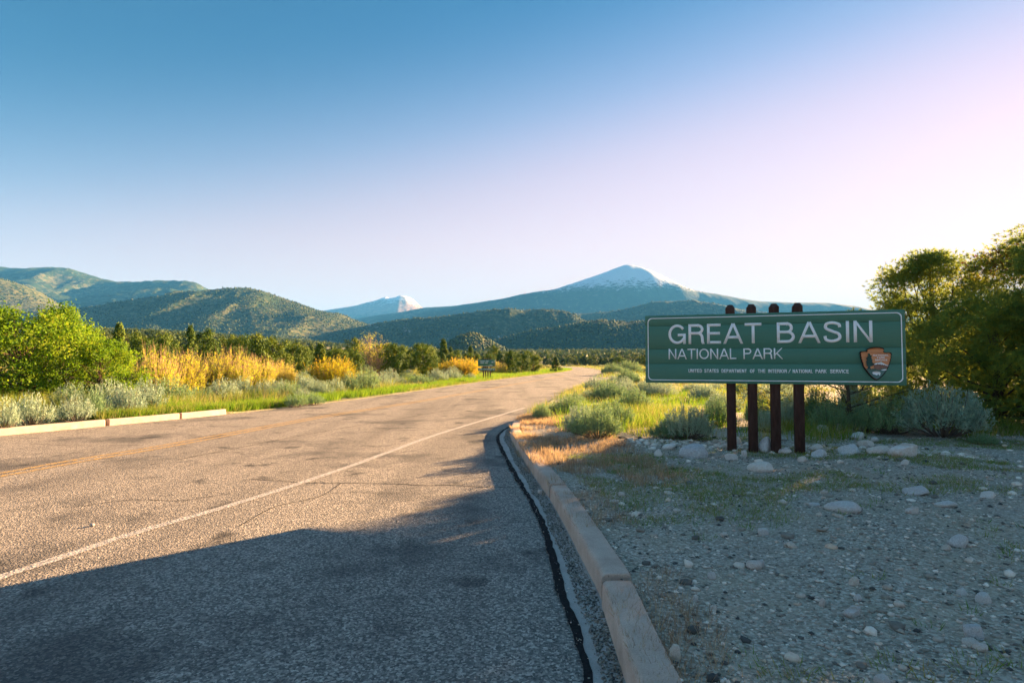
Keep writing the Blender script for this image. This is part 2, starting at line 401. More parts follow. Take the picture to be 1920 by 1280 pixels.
# ------------------------------------------------------------------ kerbs, section by section
def kerb_section(P, side, h, w, mat, parent, d0=(0, 0), label=None):
    """solid length of kerb; side=+1 when the ground it holds lies to the right of the line"""
    P = np.asarray(P, float) + np.array(d0); T = np.gradient(P, axis=0); T /= np.linalg.norm(T, axis=1, keepdims=True); N = np.stack([T[:, 1], -T[:, 0]], 1) * side
    prof = [(.0, -.08), (.004, h - .035), (.010, h - .014), (.024, h - .003), (.045, h), (w - .015, h), (w - .004, h - .006), (w, h - .02), (w, -.08)]
    m, k = len(P), len(prof); jz = (fbm(P[:, 0] * 3, P[:, 1] * 3, 6, 3) - .5) * .008
    V = [(P[i, 0] + N[i, 0] * a, P[i, 1] + N[i, 1] * a, z + (jz[i] if z > 0 else 0)) for i in range(m) for a, z in prof]
    f = [(i * k + j, i * k + j + 1, (i + 1) * k + j + 1, (i + 1) * k + j) for i in range(m - 1) for j in range(k - 1)]
    f += [tuple(range(k))[::-1], tuple((m - 1) * k + j for j in range(k))]
    if side < 0: f = [tuple(reversed(q_)) for q_ in f]
    me = bpy.data.meshes.new('kerb_section'); me.from_pydata(V, [], f); me.update()
    for p in me.polygons[:-2]: p.use_smooth = True
    o = link('kerb_section', me, mat, parent)
    if label: o['label'] = label
    return o
def cut(P, cuts, gap):
    y = P[:, 1]; out = []; b = [y[0] - 1] + cuts + [y[-1] + 1]
    for a, c in zip(b[:-1], b[1:]):
        s_ = P[(y > a + gap / 2) & (y < c - gap / 2)]
        if len(s_) > 2: out.append(s_)
    return out
mat_kerb = mat_concrete('kerb_concrete', (.42, .305, .235), (.57, .43, .345))
kerb = tag(empty('kerb', (0, 0, 0)), kind='structure')
for i, s_ in enumerate(cut(resample(kerb_line, .03), [.3, 3.22, 5.65, 8.3, 10.6], .034)):
    kerb_section(s_, 1, .155, .172, mat_kerb, kerb, (-.012, 0) if i == 1 else (0, 0))
kl = left_edge[(left_edge[:, 1] < at(446, 775)[1])]
kl = resample(kl, .02)
left_kerb = tag(empty('kerb', (0, 0, 0)), kind='structure')
for s_ in cut(kl, [1., 6., at(197, 798)[1], at(356, 785)[1]], .05): kerb_section(s_, -1, .135, .16, mat_kerb, left_kerb)

# ------------------------------------------------------------------ mountains and hills
def pchip(xs, xp, yp):
    xp, yp = np.asarray(xp, float), np.asarray(yp, float); h = np.diff(xp); d = np.diff(yp) / h; m = np.zeros(len(xp))
    m[1:-1] = np.where(d[:-1] * d[1:] > 0, 2 * d[:-1] * d[1:] / (d[:-1] + d[1:] + 1e-12), 0); m[0], m[-1] = d[0], d[-1]
    i = np.clip(np.searchsorted(xp, xs) - 1, 0, len(h) - 1); t = np.clip((xs - xp[i]) / h[i], 0, 1)
    return (2*t**3-3*t**2+1)*yp[i] + (t**3-2*t**2+t)*h[i]*m[i] + (-2*t**3+3*t**2)*yp[i+1] + (t**3-t**2)*h[i]*m[i+1]
HILL = {}
def mountain(name, prof, D, Wf, Wb, mat, amp=.25, lam=300., seed=1, foot=-8., nx=220, ny=90, shape=1.0, skew=0., rough=1., sharp=False):
    """a range whose skyline is PROF (photograph points) at distance D, falling Wf metres towards the road"""
    P = np.array([at_d(px, py, D) for px, py in prof]); X0, X1 = P[0, 0], P[-1, 0]
    x = np.linspace(X0, X1, nx); ridge = pchip(x, P[:, 0], P[:, 2]) if not sharp else .7 * pchip(x, P[:, 0], P[:, 2]) + .3 * np.interp(x, P[:, 0], P[:, 2])
    ridge = ridge + (fbm(x / 14., x * 0, seed + 5, 2) - .5) * rough * D * .0016
    t = np.r_[np.linspace(-1, 0, int(ny * .75)), np.linspace(0, 1, int(ny * .3))[1:]]
    Xg, Tg = np.meshgrid(x, t, indexing='ij'); front = Tg <= 0
    Yg = D + np.where(front, Tg * Wf, Tg * Wb); Xs = Xg + skew * np.minimum(Tg, 0) * Wf
    base = .5 + .5 * np.cos(np.pi * np.abs(Tg) ** shape)
    n = ridged(Xs / lam + .5 * fbm(Xs / lam / 2, Yg / lam / 2, seed, 2), Yg / lam * .45, seed, 5)
    n2 = fbm(Xs / lam * 3, Yg / lam * 2, seed + 3, 4)
    Hh = ridge[:, None] - foot
    env = np.clip(4 * np.abs(Tg) * (1 - np.abs(Tg)), 0, 1) ** .8 * np.where(front, 1, .4)
    Z = foot + Hh * base + Hh * amp * env * ((n - .62) * 1.6 + (n2 - .5) * .5)
    ix = np.arange(Xg.size).reshape(Xg.shape)
    f = np.stack([ix[:-1, :-1], ix[1:, :-1], ix[1:, 1:], ix[:-1, 1:]], -1).reshape(-1, 4)
    Vv = np.stack([Xs, Yg, Z], -1)
    HILL[mat.name] = (Vv, D)
    return tag(link(name, mesh_np(name, Vv, f, smooth=True), mat), kind='structure')

def snowy(zlo, zhi, rock=(.22, .2, .19), thr=.53):
    def f(m, c):
        sp_ = m.node('ShaderNodeSeparateXYZ'); m.l.new(m.co, sp_.inputs[0])
        n1 = m.noise(.009, 5, .65); st = m.noise(.05, 5, .7, m.mapped((.45, 1, 2.6), (0, R(8), 0)))
        h = m.math('ADD', m.math('DIVIDE', m.math('SUBTRACT', sp_.outputs[2], zlo), zhi - zlo), m.math('MULTIPLY', m.math('SUBTRACT', n1, .5), .7))
        bare = m.ramp(h, [(-.1 + .1, (0, 0, 0)), (.25, (1, 1, 1))])
        c = m.mix(bare, c, m.ramp(st, [(.3, (.08, .085, .085)), (.7, rock)]))
        sn = m.math('ADD', m.math('MULTIPLY', h, .45), m.math('MULTIPLY', st, .9))
        return m.mix(m.ramp(sn, [(thr, (0, 0, 0)), (thr + .05, (1, 1, 1))]), c, (.64, .65, .68))
    return f
def outcrops(thr=.62, col=(.34, .31, .30), sc=.012):
    def f(m, c):
        n = m.noise(sc, 6, .7); return m.mix(m.ramp(n, [(thr, (0, 0, 0)), (thr + .03, (1, 1, 1))]), c, m.ramp(m.noise(.09, 4, .7), [(.3, (.2, .18, .17)), (.7, col)]))
    return f
wheeler = [(560, 625), (640, 604), (700, 593), (760, 584), (800, 577), (850, 574), (880, 570), (940, 561), (980, 552), (1040, 543), (1080, 530), (1130, 512), (1155, 503), (1172, 498), (1190, 501), (1212, 508), (1240, 521), (1290, 544), (1340, 553), (1420, 566), (1470, 567), (1540, 568), (1600, 577), (1660, 585), (1760, 600), (1900, 616), (2100, 640)]
snow_far = [(540, 606), (605, 583), (660, 574), (705, 565), (727, 558), (733, 560), (745, 558), (758, 555), (768, 557), (782, 568), (795, 578), (840, 590), (900, 610)]
left_range = [(-420, 520), (-250, 505), (-120, 490), (0, 500), (40, 503), (80, 503), (120, 502), (150, 510), (200, 527), (235, 532), (270, 533), (300, 530), (330, 529), (370, 534), (400, 552), (440, 575), (500, 600), (560, 640)]
left_spur = [(-420, 470), (-200, 500), (-60, 515), (0, 523), (40, 538), (70, 556), (100, 572), (140, 585), (180, 602), (230, 640)]
mid_hill = [(90, 632), (140, 606), (175, 590), (250, 579), (330, 564), (380, 556), (405, 552), (425, 545), (445, 541), (462, 540), (490, 546), (540, 562), (600, 583), (640, 590), (665, 600), (700, 612), (770, 640)]
front_hill = [(560, 640), (640, 622), (720, 605), (760, 602), (800, 600), (860, 594), (910, 587), (960, 582), (1010, 580), (1050, 582), (1075, 590), (1100, 605), (1150, 625), (1220, 640)]
back_hill = [(960, 615), (1020, 590), (1080, 588), (1150, 583), (1200, 573), (1240, 566), (1270, 565), (1320, 569), (1380, 582), (1450, 592), (1550, 600), (1700, 620), (1850, 640)]
near_hill = [(860, 662), (900, 648), (930, 638), (1000, 622), (1060, 611), (1100, 604), (1130, 601), (1180, 604), (1260, 606), (1350, 612), (1500, 618), (1700, 630), (1900, 645), (2050, 660)]
knoll = [(790, 672), (815, 660), (850, 640), (870, 630), (886, 626), (910, 635), (935, 649), (958, 660), (985, 672)]
mountain('mountain', snow_far, 6500, 1500, 1200, mat_hill('far_snow_slope', .03, cover=.5, extra=snowy(480, 760, (.42, .27, .22), .76)), .16, 700, 11, foot=-20, nx=260, ny=110, rough=.15)
mountain('mountain', wheeler, 4600, 1250, 1500, mat_hill('peak_slope', .035, ((.13, .12, .08), (.10, .10, .06)), cover=.62, extra=snowy(545, 740)), .05, 420, 4, foot=-20, nx=460, ny=140, rough=.3, sharp=True)
mountain('mountain', left_range, 3200, 1500, 900, mat_hill('left_range_slope', .05, cover=.60), .42, 520, 23, foot=-10, nx=300, ny=130, skew=-.35)
mountain('hill', left_spur, 1750, 420, 500, mat_hill('left_spur_slope', .09, cover=.52), .2, 190, 5, foot=20, nx=160, ny=80)
mountain('hill', mid_hill, 1850, 750, 600, mat_hill('mid_hill_slope', .09, cover=.55), .27, 270, 37, foot=25, nx=300, ny=120)
mountain('hill', back_hill, 2500, 420, 600, mat_hill('back_hill_slope', .07, cover=.6), .2, 240, 41, foot=0, nx=240, ny=90)
mountain('hill', front_hill, 1600, 330, 400, mat_hill('front_hill_slope', .09, cover=.6, extra=outcrops(.63)), .25, 170, 51, foot=8, nx=300, ny=110)
mountain('hill', near_hill, 1150, 260, 380, mat_hill('near_hill_slope', .11, cover=.6), .2, 130, 61, foot=4, nx=300, ny=110)
mountain('hill', knoll, 760, 110, 120, mat_hill('knoll_slope', .14, cover=.45), .12, 60, 71, foot=6, nx=120, ny=70)

# ------------------------------------------------------------------ air
hz = bpy.data.materials.new('haze'); hz.use_nodes = True; hn = hz.node_tree
for n in list(hn.nodes):
    if n.type == 'BSDF_PRINCIPLED': hn.nodes.remove(n)
pv = hn.nodes.new('ShaderNodeVolumePrincipled'); pv.inputs['Color'].default_value = (.09, .41, 1.0, 1); pv.inputs['Density'].default_value = 8.0e-5; pv.inputs['Anisotropy'].default_value = .0
hn.links.new(pv.outputs[0], [n for n in hn.nodes if n.type == 'OUTPUT_MATERIAL'][0].inputs['Volume'])
g = Geo(4); g.box((-9900, -9900, -30), (9900, 9900, 900)); tag(g.build('haze', hz), kind='stuff')

# ------------------------------------------------------------------ woods on the slopes and the plain (uncountable)
OCT_V = np.array([(1, 0, 0), (0, 1, 0), (-1, 0, 0), (0, -1, 0), (0, 0, 1), (0, 0, -1)], float)
OCT_F = np.array([(0, 1, 4), (1, 2, 4), (2, 3, 4), (3, 0, 4), (1, 0, 5), (2, 1, 5), (3, 2, 5), (0, 3, 5)])
def icosphere(sub):
    import bmesh
    bm = bmesh.new(); bmesh.ops.create_icosphere(bm, subdivisions=sub, radius=1); V = np.array([v.co[:] for v in bm.verts]); Fc = np.array([[v.index for v in f.verts] for f in bm.faces]); bm.free(); return V, Fc
ICO1, ICO2, ICO3 = icosphere(1), icosphere(2), icosphere(3)
def scatter_blobs(P, Rr, Hh, base, jit, seed, tint=None, lift=.45):
    rg = np.random.default_rng(seed); V0, F0 = base; n, k = len(P), len(V0)
    V = V0[None] * (1 + jit * rg.normal(size=(n, k, 1)))
    a = rg.uniform(0, 6.28, n); c, s_ = np.cos(a)[:, None], np.sin(a)[:, None]
    X = (V[:, :, 0] * c - V[:, :, 1] * s_) * Rr[:, None]; Y = (V[:, :, 0] * s_ + V[:, :, 1] * c) * Rr[:, None]; Z = V[:, :, 2] * Hh[:, None] * .5 + Hh[:, None] * lift
    Vv = np.stack([X + P[:, 0:1], Y + P[:, 1:2], Z + P[:, 2:3]], -1).reshape(-1, 3)
    Fc = (F0[None] + (np.arange(n) * k)[:, None, None]).reshape(-1, 3)
    T = np.repeat(rg.uniform(0, 1, n) if tint is None else tint, k)
    return Vv, Fc, T
def scatter_tufts(P, Rr, Hh, k, seed, tint=None, size=.5, lift=.5):
    """small leafy masses: k loose leaf clumps over each plant's rounded volume"""
    rg = np.random.default_rng(seed); n = len(P); d = rg.normal(size=(n, k, 3)); d /= np.linalg.norm(d, axis=2, keepdims=True); d *= rg.uniform(.45, 1.05, (n, k, 1))
    d[:, :, 2] = np.abs(d[:, :, 2]) * 1.5 - .5
    C = d * np.stack([Rr, Rr, Hh * .5], 1)[:, None] * (1 - .35 * np.clip(d[:, :, 2:3], 0, 1) * np.array([1, 1, 0])); C[:, :, 2] += (Hh * lift)[:, None]; C += P[:, None]
    A = rg.normal(size=(n, k, 3, 3)); A -= A.mean(2, keepdims=True); A *= (Rr * size * .75)[:, None, None, None]
    V = (C[:, :, None] + A).reshape(-1, 3); T = np.repeat(np.clip(np.repeat(rg.uniform(.1, .8, n) if tint is None else tint, k) + rg.uniform(-.2, .2, n * k), 0, 1), 3)
    return V, np.arange(n * k * 3).reshape(-1, 3), T
mat_wood = leaf_mat('distant_tree_leaves', [(0, (.030, .055, .014)), (.5, (.06, .09, .018)), (.85, (.105, .125, .022)), (1, (.15, .14, .04))], .15, 0)
def hill_wood(mname, count, seed, rmin=1.3, rmax=2.6, thin=.42):
    Vv, D = HILL[mname]; rg = np.random.default_rng(seed); nx, nt, _ = Vv.shape; nf = int(nt * .74) + 6
    A = Vv[:-1, :nf]; w = (np.linalg.norm(Vv[1:, :nf, :2] - A[:, :, :2], axis=2))[:, :-1] * np.linalg.norm(Vv[:-1, 1:nf, :] - Vv[:-1, :nf - 1, :], axis=2)
    w = (w / w.sum()).ravel(); pick = rg.choice(len(w), count, p=w); i, j = pick // (nf - 1), pick % (nf - 1)
    a, b = rg.uniform(size=(2, count, 1))
    P = Vv[i, j] * (1 - a) * (1 - b) + Vv[i + 1, j] * a * (1 - b) + Vv[i, j + 1] * (1 - a) * b + Vv[i + 1, j + 1] * a * b
    keep = .55 * fbm(P[:, 0] / 45, P[:, 1] / 45, seed, 3) + .45 * fbm(P[:, 0] / 150, P[:, 1] / 150, seed + 9, 2) > thin * rg.uniform(.85, 1.3, count); P = P[keep]; n = len(P)
    rr = rmin + (rmax * 1.15 - rmin) * rg.uniform(size=n) ** 1.6; V, Fc, T = scatter_blobs(P, rr, rr * rg.uniform(1.4, 2.3, n), (OCT_V, OCT_F), .18, seed)
    tag(link('hillside_wood', mesh_np('hillside_wood', V, Fc, T), mat_wood), kind='stuff')
hill_wood('mid_hill_slope', 16000, 101); hill_wood('front_hill_slope', 8000, 102); hill_wood('near_hill_slope', 9000, 103)
hill_wood('knoll_slope', 1900, 104, 1.1, 2.2, .27); hill_wood('left_spur_slope', 6000, 105); hill_wood('back_hill_slope', 7000, 106, 1.8, 3.2)

def sector(n, r0, r1, u0, u1, rg, p=.5):
    r = (r0 ** (1 / p) + rg.uniform(size=n) * (r1 ** (1 / p) - r0 ** (1 / p))) ** p; u = rg.uniform(u0, u1, n)
    y = r / np.sqrt(1 + u * u); return u * y, y
def clear_of_road(x, y, m): return (x < left_x(y) - m) | (x > right_x(y) + m) | (y > 236)
rg = np.random.default_rng(200)
x, y = sector(15000, 190, 1050, -1.02, .85, rg, .62); k = clear_of_road(x, y, 8) & (fbm(x / 50, y / 50, 12, 3) > .40); x, y = x[k], y[k]
P = np.stack([x, y, ground_z(x, y)], 1); rr = rg.uniform(1.0, 2.3, len(x)); near = np.hypot(x, y) < 420
for sel, k_ in ((near, 90), (~near, 22)):
    V, Fc, T = scatter_tufts(P[sel], rr[sel], rr[sel] * rg.uniform(1.5, 2.5, sel.sum()), k_, 201, size=.36 if k_ > 50 else .6)
    tag(link('woodland', mesh_np('woodland', V, Fc, T), mat_wood), kind='stuff')
mat_scrub = leaf_mat('scrub_leaves', [(0, (.13, .16, .10)), (.45, (.17, .19, .10)), (.7, (.22, .20, .06)), (1, (.26, .22, .09))], .3, 0)
x, y = sector(9000, 60, 420, -1.0, .85, rg, .8); k = clear_of_road(x, y, 3.); x, y = x[k], y[k]
P = np.stack([x, y, ground_z(x, y)], 1); rr = rg.uniform(.25, .75, len(x))
V, Fc, T = scatter_tufts(P, rr, rr * rg.uniform(.9, 1.5, len(x)), 34, 202, size=.4, lift=.3)
tag(link('sage_scrub', mesh_np('sage_scrub', V, Fc, T), mat_scrub), kind='stuff')

# ------------------------------------------------------------------ foliage builders
def unit(v): return v / (np.linalg.norm(v, axis=-1, keepdims=True) + 1e-9)
def add_needles(g, C, U, L, W, tint, rg):
    """one slim triangle each, from C along U"""
    n = len(C); L = np.broadcast_to(L, (n,)); W = np.broadcast_to(W, (n,)); Pp = unit(np.cross(U, rg.normal(size=(n, 3))))
    V = np.stack([C - Pp * W[:, None] / 2, C + Pp * W[:, None] / 2, C + U * L[:, None]], 1).reshape(-1, 3)
    g.add(V, np.arange(3 * n).reshape(n, 3), np.repeat(np.broadcast_to(tint, (n,)), 3))
def add_leaves(g, C, U, L, W, tint, rg, face=None):
    """one diamond leaf each (two triangles)"""
    n = len(C); L = np.broadcast_to(L, (n,))[:, None]; W = np.broadcast_to(W, (n,))[:, None]; Pp = unit(np.cross(U, rg.normal(size=(n, 3))))
    if face is not None: U = unit(np.cross(face, rg.normal(size=(n, 3)))); Pp = unit(np.cross(face, U)); C = C - U * L * .5
    Nn = np.cross(U, Pp)
    V = np.stack([C, C + U * L * .5 + Pp * W / 2 + Nn * W * .15, C + U * L, C + U * L * .5 - Pp * W / 2 + Nn * W * .15], 1).reshape(-1, 3)
    b = np.arange(n)[:, None] * 4
    g.add(V, np.concatenate([b + [0, 1, 2], b + [0, 2, 3]]), np.repeat(np.broadcast_to(tint, (n,)), 4))
def crown_centres(rg, n, h, r, shape, base):
    out = []
    while len(out) < n:
        z = rg.uniform(base, 1.0); zz = (z - base) / (1 - base)
        if shape == 'cone': rad = r * (1 - zz) ** .75 * min(1, zz * 6 + .35)
        elif shape == 'dome': rad = r * math.sqrt(max(.02, 1 - zz ** 2.6))
        elif shape == 'flat': rad = r * (1 - abs(zz - .55) ** 2.2 * 2.2) * min(1, zz * 3 + .3) if zz < .95 else r * .5
        else: rad = r * math.sqrt(max(.02, 1 - (2 * zz - 1) ** 2 * .92))
        f = math.sqrt(rg.uniform(.12, 1.0)); a = rg.uniform(0, 6.283)
        lob = .78 + .35 * vnoise(np.array([a * 1.3 + 50 * h]), np.array([zz * 3.]), 3)[0]
        out.append((math.cos(a) * rad * f * lob, math.sin(a) * rad * f * lob, z * h))
    return np.array(out)
def make_tree(seed, h, r, shape='round', base=.12, clumps=45, tufts=26, style='scale', crad=(.28, .5), leaf=(.16, .05), nl=3, trunk_r=.09, limbs=16, lean=0., browntop=0.):
    """meshes of a tree's crown and trunk with limbs, standing at the origin"""
    rg = np.random.default_rng(seed); C = crown_centres(rg, clumps, h, r, shape, base); g = Geo(3)
    C[:, 0] += lean * C[:, 2]
    ct = rg.uniform(.15, .85, clumps)
    for c, t in zip(C, ct):
        cr = rg.uniform(*crad) * r * (1.0 if shape != 'cone' else max(.45, 1.15 - c[2] / h))
        brown = browntop and c[2] > .72 * h and rg.uniform() < browntop
        D = unit(rg.normal(size=(tufts, 3))) * (rg.uniform(0, 1, (tufts, 1)) ** .45); Pt = c + D * cr * np.array([1, 1, .72])
        O = unit(D + np.array([0, 0, .35]) + .4 * unit(c * np.array([1, 1, 0]) + 1e-6))
        tt = np.clip(t * .6 + .4 * rg.uniform(size=tufts), 0, .88)
        tt = np.where(rg.uniform(size=tufts) < (.35 if brown else 0), .98, tt)
        Pn, On, Tn = np.repeat(Pt, nl, 0), np.repeat(O, nl, 0), np.repeat(tt, nl); m = len(Pn)
        if style == 'needle': add_needles(g, Pn, unit(On + rg.normal(size=(m, 3)) * .75), leaf[0] * rg.uniform(.7, 1.3, m), leaf[1], Tn, rg)
        else: add_leaves(g, Pn + rg.normal(size=(m, 3)) * leaf[0] * .5, unit(On * (.5 if style == 'broad' else 1) + rg.normal(size=(m, 3)) * .6), leaf[0] * rg.uniform(.6, 1.3, m), leaf[1] * rg.uniform(.7, 1.3, m), Tn, rg, unit(On + rg.normal(size=(m, 3)) * (.45 if style == 'scale' else .7)))
    w = Geo(3); top = C[C[:, 2].argmax()] * np.array([.5, .5, .92])
    zt = np.linspace(-.15, 1, 8)[:, None]; wob = np.cumsum(rg.normal(size=(8, 2)), 0) * .03 * h * .3
    Tr = np.concatenate([zt * top[None, :2] * np.maximum(zt, 0) + wob * np.clip(zt, 0, 1), zt * top[2]], 1)
    w.tube(Tr, np.linspace(trunk_r * 1.15, trunk_r * .18, 8), 6)
    for c in C[rg.permutation(clumps)[:limbs]]:
        z0 = max(.06 * h, c[2] * rg.uniform(.35, .7)); k = np.clip(z0 / top[2], 0, 1) * 8 - .5; i = int(np.clip(k, 0, 7)); b0 = Tr[i].copy(); b0[2] = z0 if z0 < top[2] else Tr[i, 2]
        mid = b0 * .5 + c * .5 + np.array([0, 0, -.06 * h]) * rg.uniform(-.3, 1) + rg.normal(size=3) * .04 * h
        rb = trunk_r * (.3 if style == 'needle' else .5) * (1.1 - .6 * c[2] / h); w.tube(catmull([b0, mid, c], 3), np.linspace(rb, rb * .25, 7), 4)
    return g.mesh('crown'), w.mesh('trunk', True)
def make_sage(seed, r=.5, h=.7, shoots=170, per=17, leaf=(.055, .013), upright=.5):
    """sagebrush: many leafy shoots rising from a woody base"""
    rg = np.random.default_rng(seed); g, w = Geo(3), Geo(3)
    for i in range(shoots):
        a = rg.uniform(0, 6.283); f = math.sqrt(rg.uniform(0, 1)); lob = .55 + .75 * vnoise(np.array([a * 1.9 + seed * 3.7]), np.array([.5]), 2)[0]
        b = np.array([math.cos(a), math.sin(a), 0]) * r * .16 * f
        e = np.array([math.cos(a) * f * r * lob, math.sin(a) * f * r * lob, h * (math.sqrt(max(0, 1 - f * f * .82)) * rg.uniform(.5, 1.18))])
        mid = b * .45 + e * .55 + np.array([math.cos(a), math.sin(a), 0]) * r * .16 * f; mid[2] = e[2] * (.38 + .15 * upright)
        c = catmull([b, mid, e], 5); n = per; s_ = rg.uniform(.42, 1.02, n) ** .8; k = np.clip(s_ * (len(c) - 1), 0, len(c) - 1.001); ki = k.astype(int); kf = (k - ki)[:, None]
        Pp = c[ki] * (1 - kf) + c[ki + 1] * kf; T = unit(c[ki + 1] - c[ki] + np.array([0, 0, .02 * upright]))
        add_leaves(g, Pp + rg.normal(size=(n, 3)) * .012, unit(T + rg.normal(size=(n, 3)) * .45), leaf[0] * rg.uniform(.6, 1.4, n), leaf[1] * rg.uniform(.8, 1.3, n), np.clip(rg.uniform(0, .6) + .4 * rg.uniform(size=n), 0, 1), rg)
        if i % 5 == 0: w.tube(c[::2], np.linspace(.008, .003, len(c[::2])), 3)
    return g.mesh('foliage'), w.mesh('stems')
def make_willow(seed, r=1.2, h=2.0, stems=150, leaf=(.085, .024), per=34, bare=.3):
    """thicket of upright whips with small spring leaves, tips bare"""
    rg = np.random.default_rng(seed); g, w = Geo(3), Geo(3)
    for i in range(stems):
        a = rg.uniform(0, 6.283); f = math.sqrt(rg.uniform(0, 1)); b = np.array([math.cos(a), math.sin(a), 0]) * r * .6 * f
        hh = h * rg.uniform(.45, 1.1) * (1 - .3 * f * f); e = np.array([math.cos(a) * r * f, math.sin(a) * r * f, hh]) + np.r_[rg.normal(size=2) * .12, 0]
        c = catmull([b, b * .6 + e * .4 + np.r_[rg.normal(size=2) * .05, .05], e], 6); w.tube(c[::2], np.linspace(.009, .0035, len(c[::2])), 3, rg.uniform())
        tw = [c]
        for q_ in range(5):
            k = int(rg.integers(3, len(c) - 2)); d = unit(c[-1] - c[k] + rg.normal(size=3) * .3 * h * .3) * h * rg.uniform(.12, .3); t_ = np.array([c[k], c[k] + d * .5 + [0, 0, .02], c[k] + d + [0, 0, .08 * h]]); tw.append(t_); w.tube(t_, [.004, .003, .0022], 3, rg.uniform())
        shade = rg.uniform(0, .55)
        for t_ in tw:
            n = per if t_ is c else per // 3; s_ = rg.uniform(.08, 1 - bare * rg.uniform(.2, 1), n); k = s_ * (len(t_) - 1); ki = np.clip(k.astype(int), 0, len(t_) - 2); kf = (k - ki)[:, None]
            Pp = t_[ki] * (1 - kf) + t_[ki + 1] * kf + rg.normal(size=(n, 3)) * .02
            add_leaves(g, Pp, unit(unit(t_[ki + 1] - t_[ki]) + rg.normal(size=(n, 3)) * .5), leaf[0] * rg.uniform(.5, 1.3, n), leaf[1], np.clip(shade + .3 * rg.uniform(size=n) + .25 * (Pp[:, 2] / h), 0, 1), rg)
    return g.mesh('foliage'), w.mesh('stems')
USED = {}
ORD = ['', 'second ', 'third ', 'fourth ', 'fifth ', 'sixth ', 'seventh ', 'eighth ', 'ninth ', 'tenth ', 'eleventh ', 'twelfth ', 'thirteenth ', 'fourteenth ', 'fifteenth ']
MARKS_L = [(150, 'the bright green trees'), (250, 'the lower green tree'), (330, 'the first yellow willow'), (430, 'the golden willow'), (545, 'the last willow of the thicket'), (660, 'the round willow bush'), (720, 'the leafless pinkish tree'), (770, 'the flat topped pinyon'), (815, 'the umbrella shaped pinyon'), (890, 'the brightest yellow bush'), (945, 'the direction sign'), (1010, 'the roadside junipers'), (1090, 'the road bend'), (1140, 'the right edge of the road bend')]
MARKS_R = [(1140, 'the end of the road'), (1215, 'the left edge of the entrance sign'), (1290, 'the word GREAT'), (1365, 'the first sign post'), (1420, 'the second sign post'), (1460, 'the third sign post'), (1510, 'the fourth sign post'), (1620, 'the dry bush behind the sign'), (1720, 'the arrowhead emblem')]
def where(x, y):
    px = 960 + F_PX * x / y; mk_ = MARKS_L if x < right_x(y) else MARKS_R
    return next((m_ for p_, m_ in mk_ if px < p_), 'the tall pinyon pines')
def distinct(base):
    k = USED.get(base, 0); USED[base] = k + 1
    return (ORD[min(k, 14)] + base) if k else 'nearest ' + base
def plant(name, meshes, pnames, mats, x, y, label, cat, group=None, sc=1., scz=None, rz=None, z=None):
    t = empty(name, (x, y, float(ground_z(x, y)) - .02 if z is None else z), random.uniform(0, 6.28) if rz is None else rz)
    t.scale = (sc, sc, scz or sc); tag(t, label, cat, group)
    for me, pn, mt in zip(meshes, pnames, mats): link(pn, me, mt, t)
    return t
random.seed(5)
mat_trunk = mat_bark('grey_brown_bark', (.05, .035, .025), (.12, .09, .065))
mat_twig = mat_bark('pale_twigs', (.30, .18, .11), (.50, .32, .20))
mat_juniper = leaf_mat('juniper_leaves', [(0, (.032, .07, .013)), (.5, (.08, .135, .015)), (.88, (.19, .22, .02)), (.93, (.10, .05, .02)), (1, (.12, .05, .02))], .12, .2)
mat_pinyon = leaf_mat('pinyon_needles', [(0, (.085, .145, .045)), (.5, (.155, .215, .045)), (.88, (.30, .29, .035)), (.93, (.10, .04, .018)), (1, (.11, .038, .016))], .5, .1)
mat_green = leaf_mat('fresh_green_leaves', [(0, (.055, .125, .010)), (.5, (.125, .225, .012)), (1, (.27, .28, .020))], .5, .05, (1.4, 1.35, 1))
mat_willow = leaf_mat('yellow_willow_leaves', [(0, (.17, .27, .016)), (.45, (.34, .38, .022)), (.75, (.45, .40, .06)), (1, (.54, .40, .17))], .5, .2)
mat_willowgreen = leaf_mat('yellow_green_willow_leaves', [(0, (.13, .21, .012)), (.5, (.28, .28, .012)), (1, (.44, .25, .015))], .5, .2)
mat_sage = leaf_mat('sagebrush_leaves', [(0, (.17, .25, .19)), (.5, (.28, .37, .27)), (1, (.44, .51, .37))], .15, .3)
mat_sagegreen = leaf_mat('green_sagebrush_leaves', [(0, (.10, .19, .10)), (.5, (.18, .28, .14)), (1, (.30, .38, .18))], .18, .3)
mat_rabbit = leaf_mat('rabbitbrush_leaves', [(0, (.10, .13, .02)), (.5, (.18, .19, .03)), (1, (.28, .24, .05))], .4, .25)
mat_weed = leaf_mat('bright_weed_leaves', [(0, (.03, .10, .008)), (.5, (.07, .17, .010)), (1, (.13, .21, .012))], .45, .2)

# ------------------------------------------------------------------ big trees on the right (behind the sign)
def spot(px, Y): return float((px - 960) / F_PX * Y), float(Y)
TP = ('crown', 'trunk'); TM = (mat_pinyon, mat_trunk)
big = make_tree(301, 4.5, 2.2, 'dome', .02, 270, 82, 'needle', (.12, .22), (.085, .013), 8, .15, 45, browntop=.5)
x, y = spot(1972, 11.2); plant('pinyon_tree', big, TP, TM, x, y, 'tall dense pinyon pine with reddish brown cones near its top, beside the sign', 'tree', scz=.83, rz=.4)
mid = make_tree(302, 3.55, 1.7, 'dome', .03, 200, 76, 'needle', (.12, .23), (.082, .013), 8, .12, 40, browntop=.15)
x, y = spot(1748, 12.8); plant('pinyon_tree', mid, TP, TM, x, y, 'lower pinyon pine showing over the right end of the entrance sign', 'tree', rz=1.1)
low = make_tree(303, 2.3, 1.5, 'dome', .0, 120, 70, 'needle', (.18, .3), (.08, .013), 8, .09, 30)
x, y = spot(1868, 10.3); plant('pinyon_tree', low, TP, TM, x, y, 'bushy low pinyon branching to the ground behind the grey sagebrush', 'tree', rz=2.2)
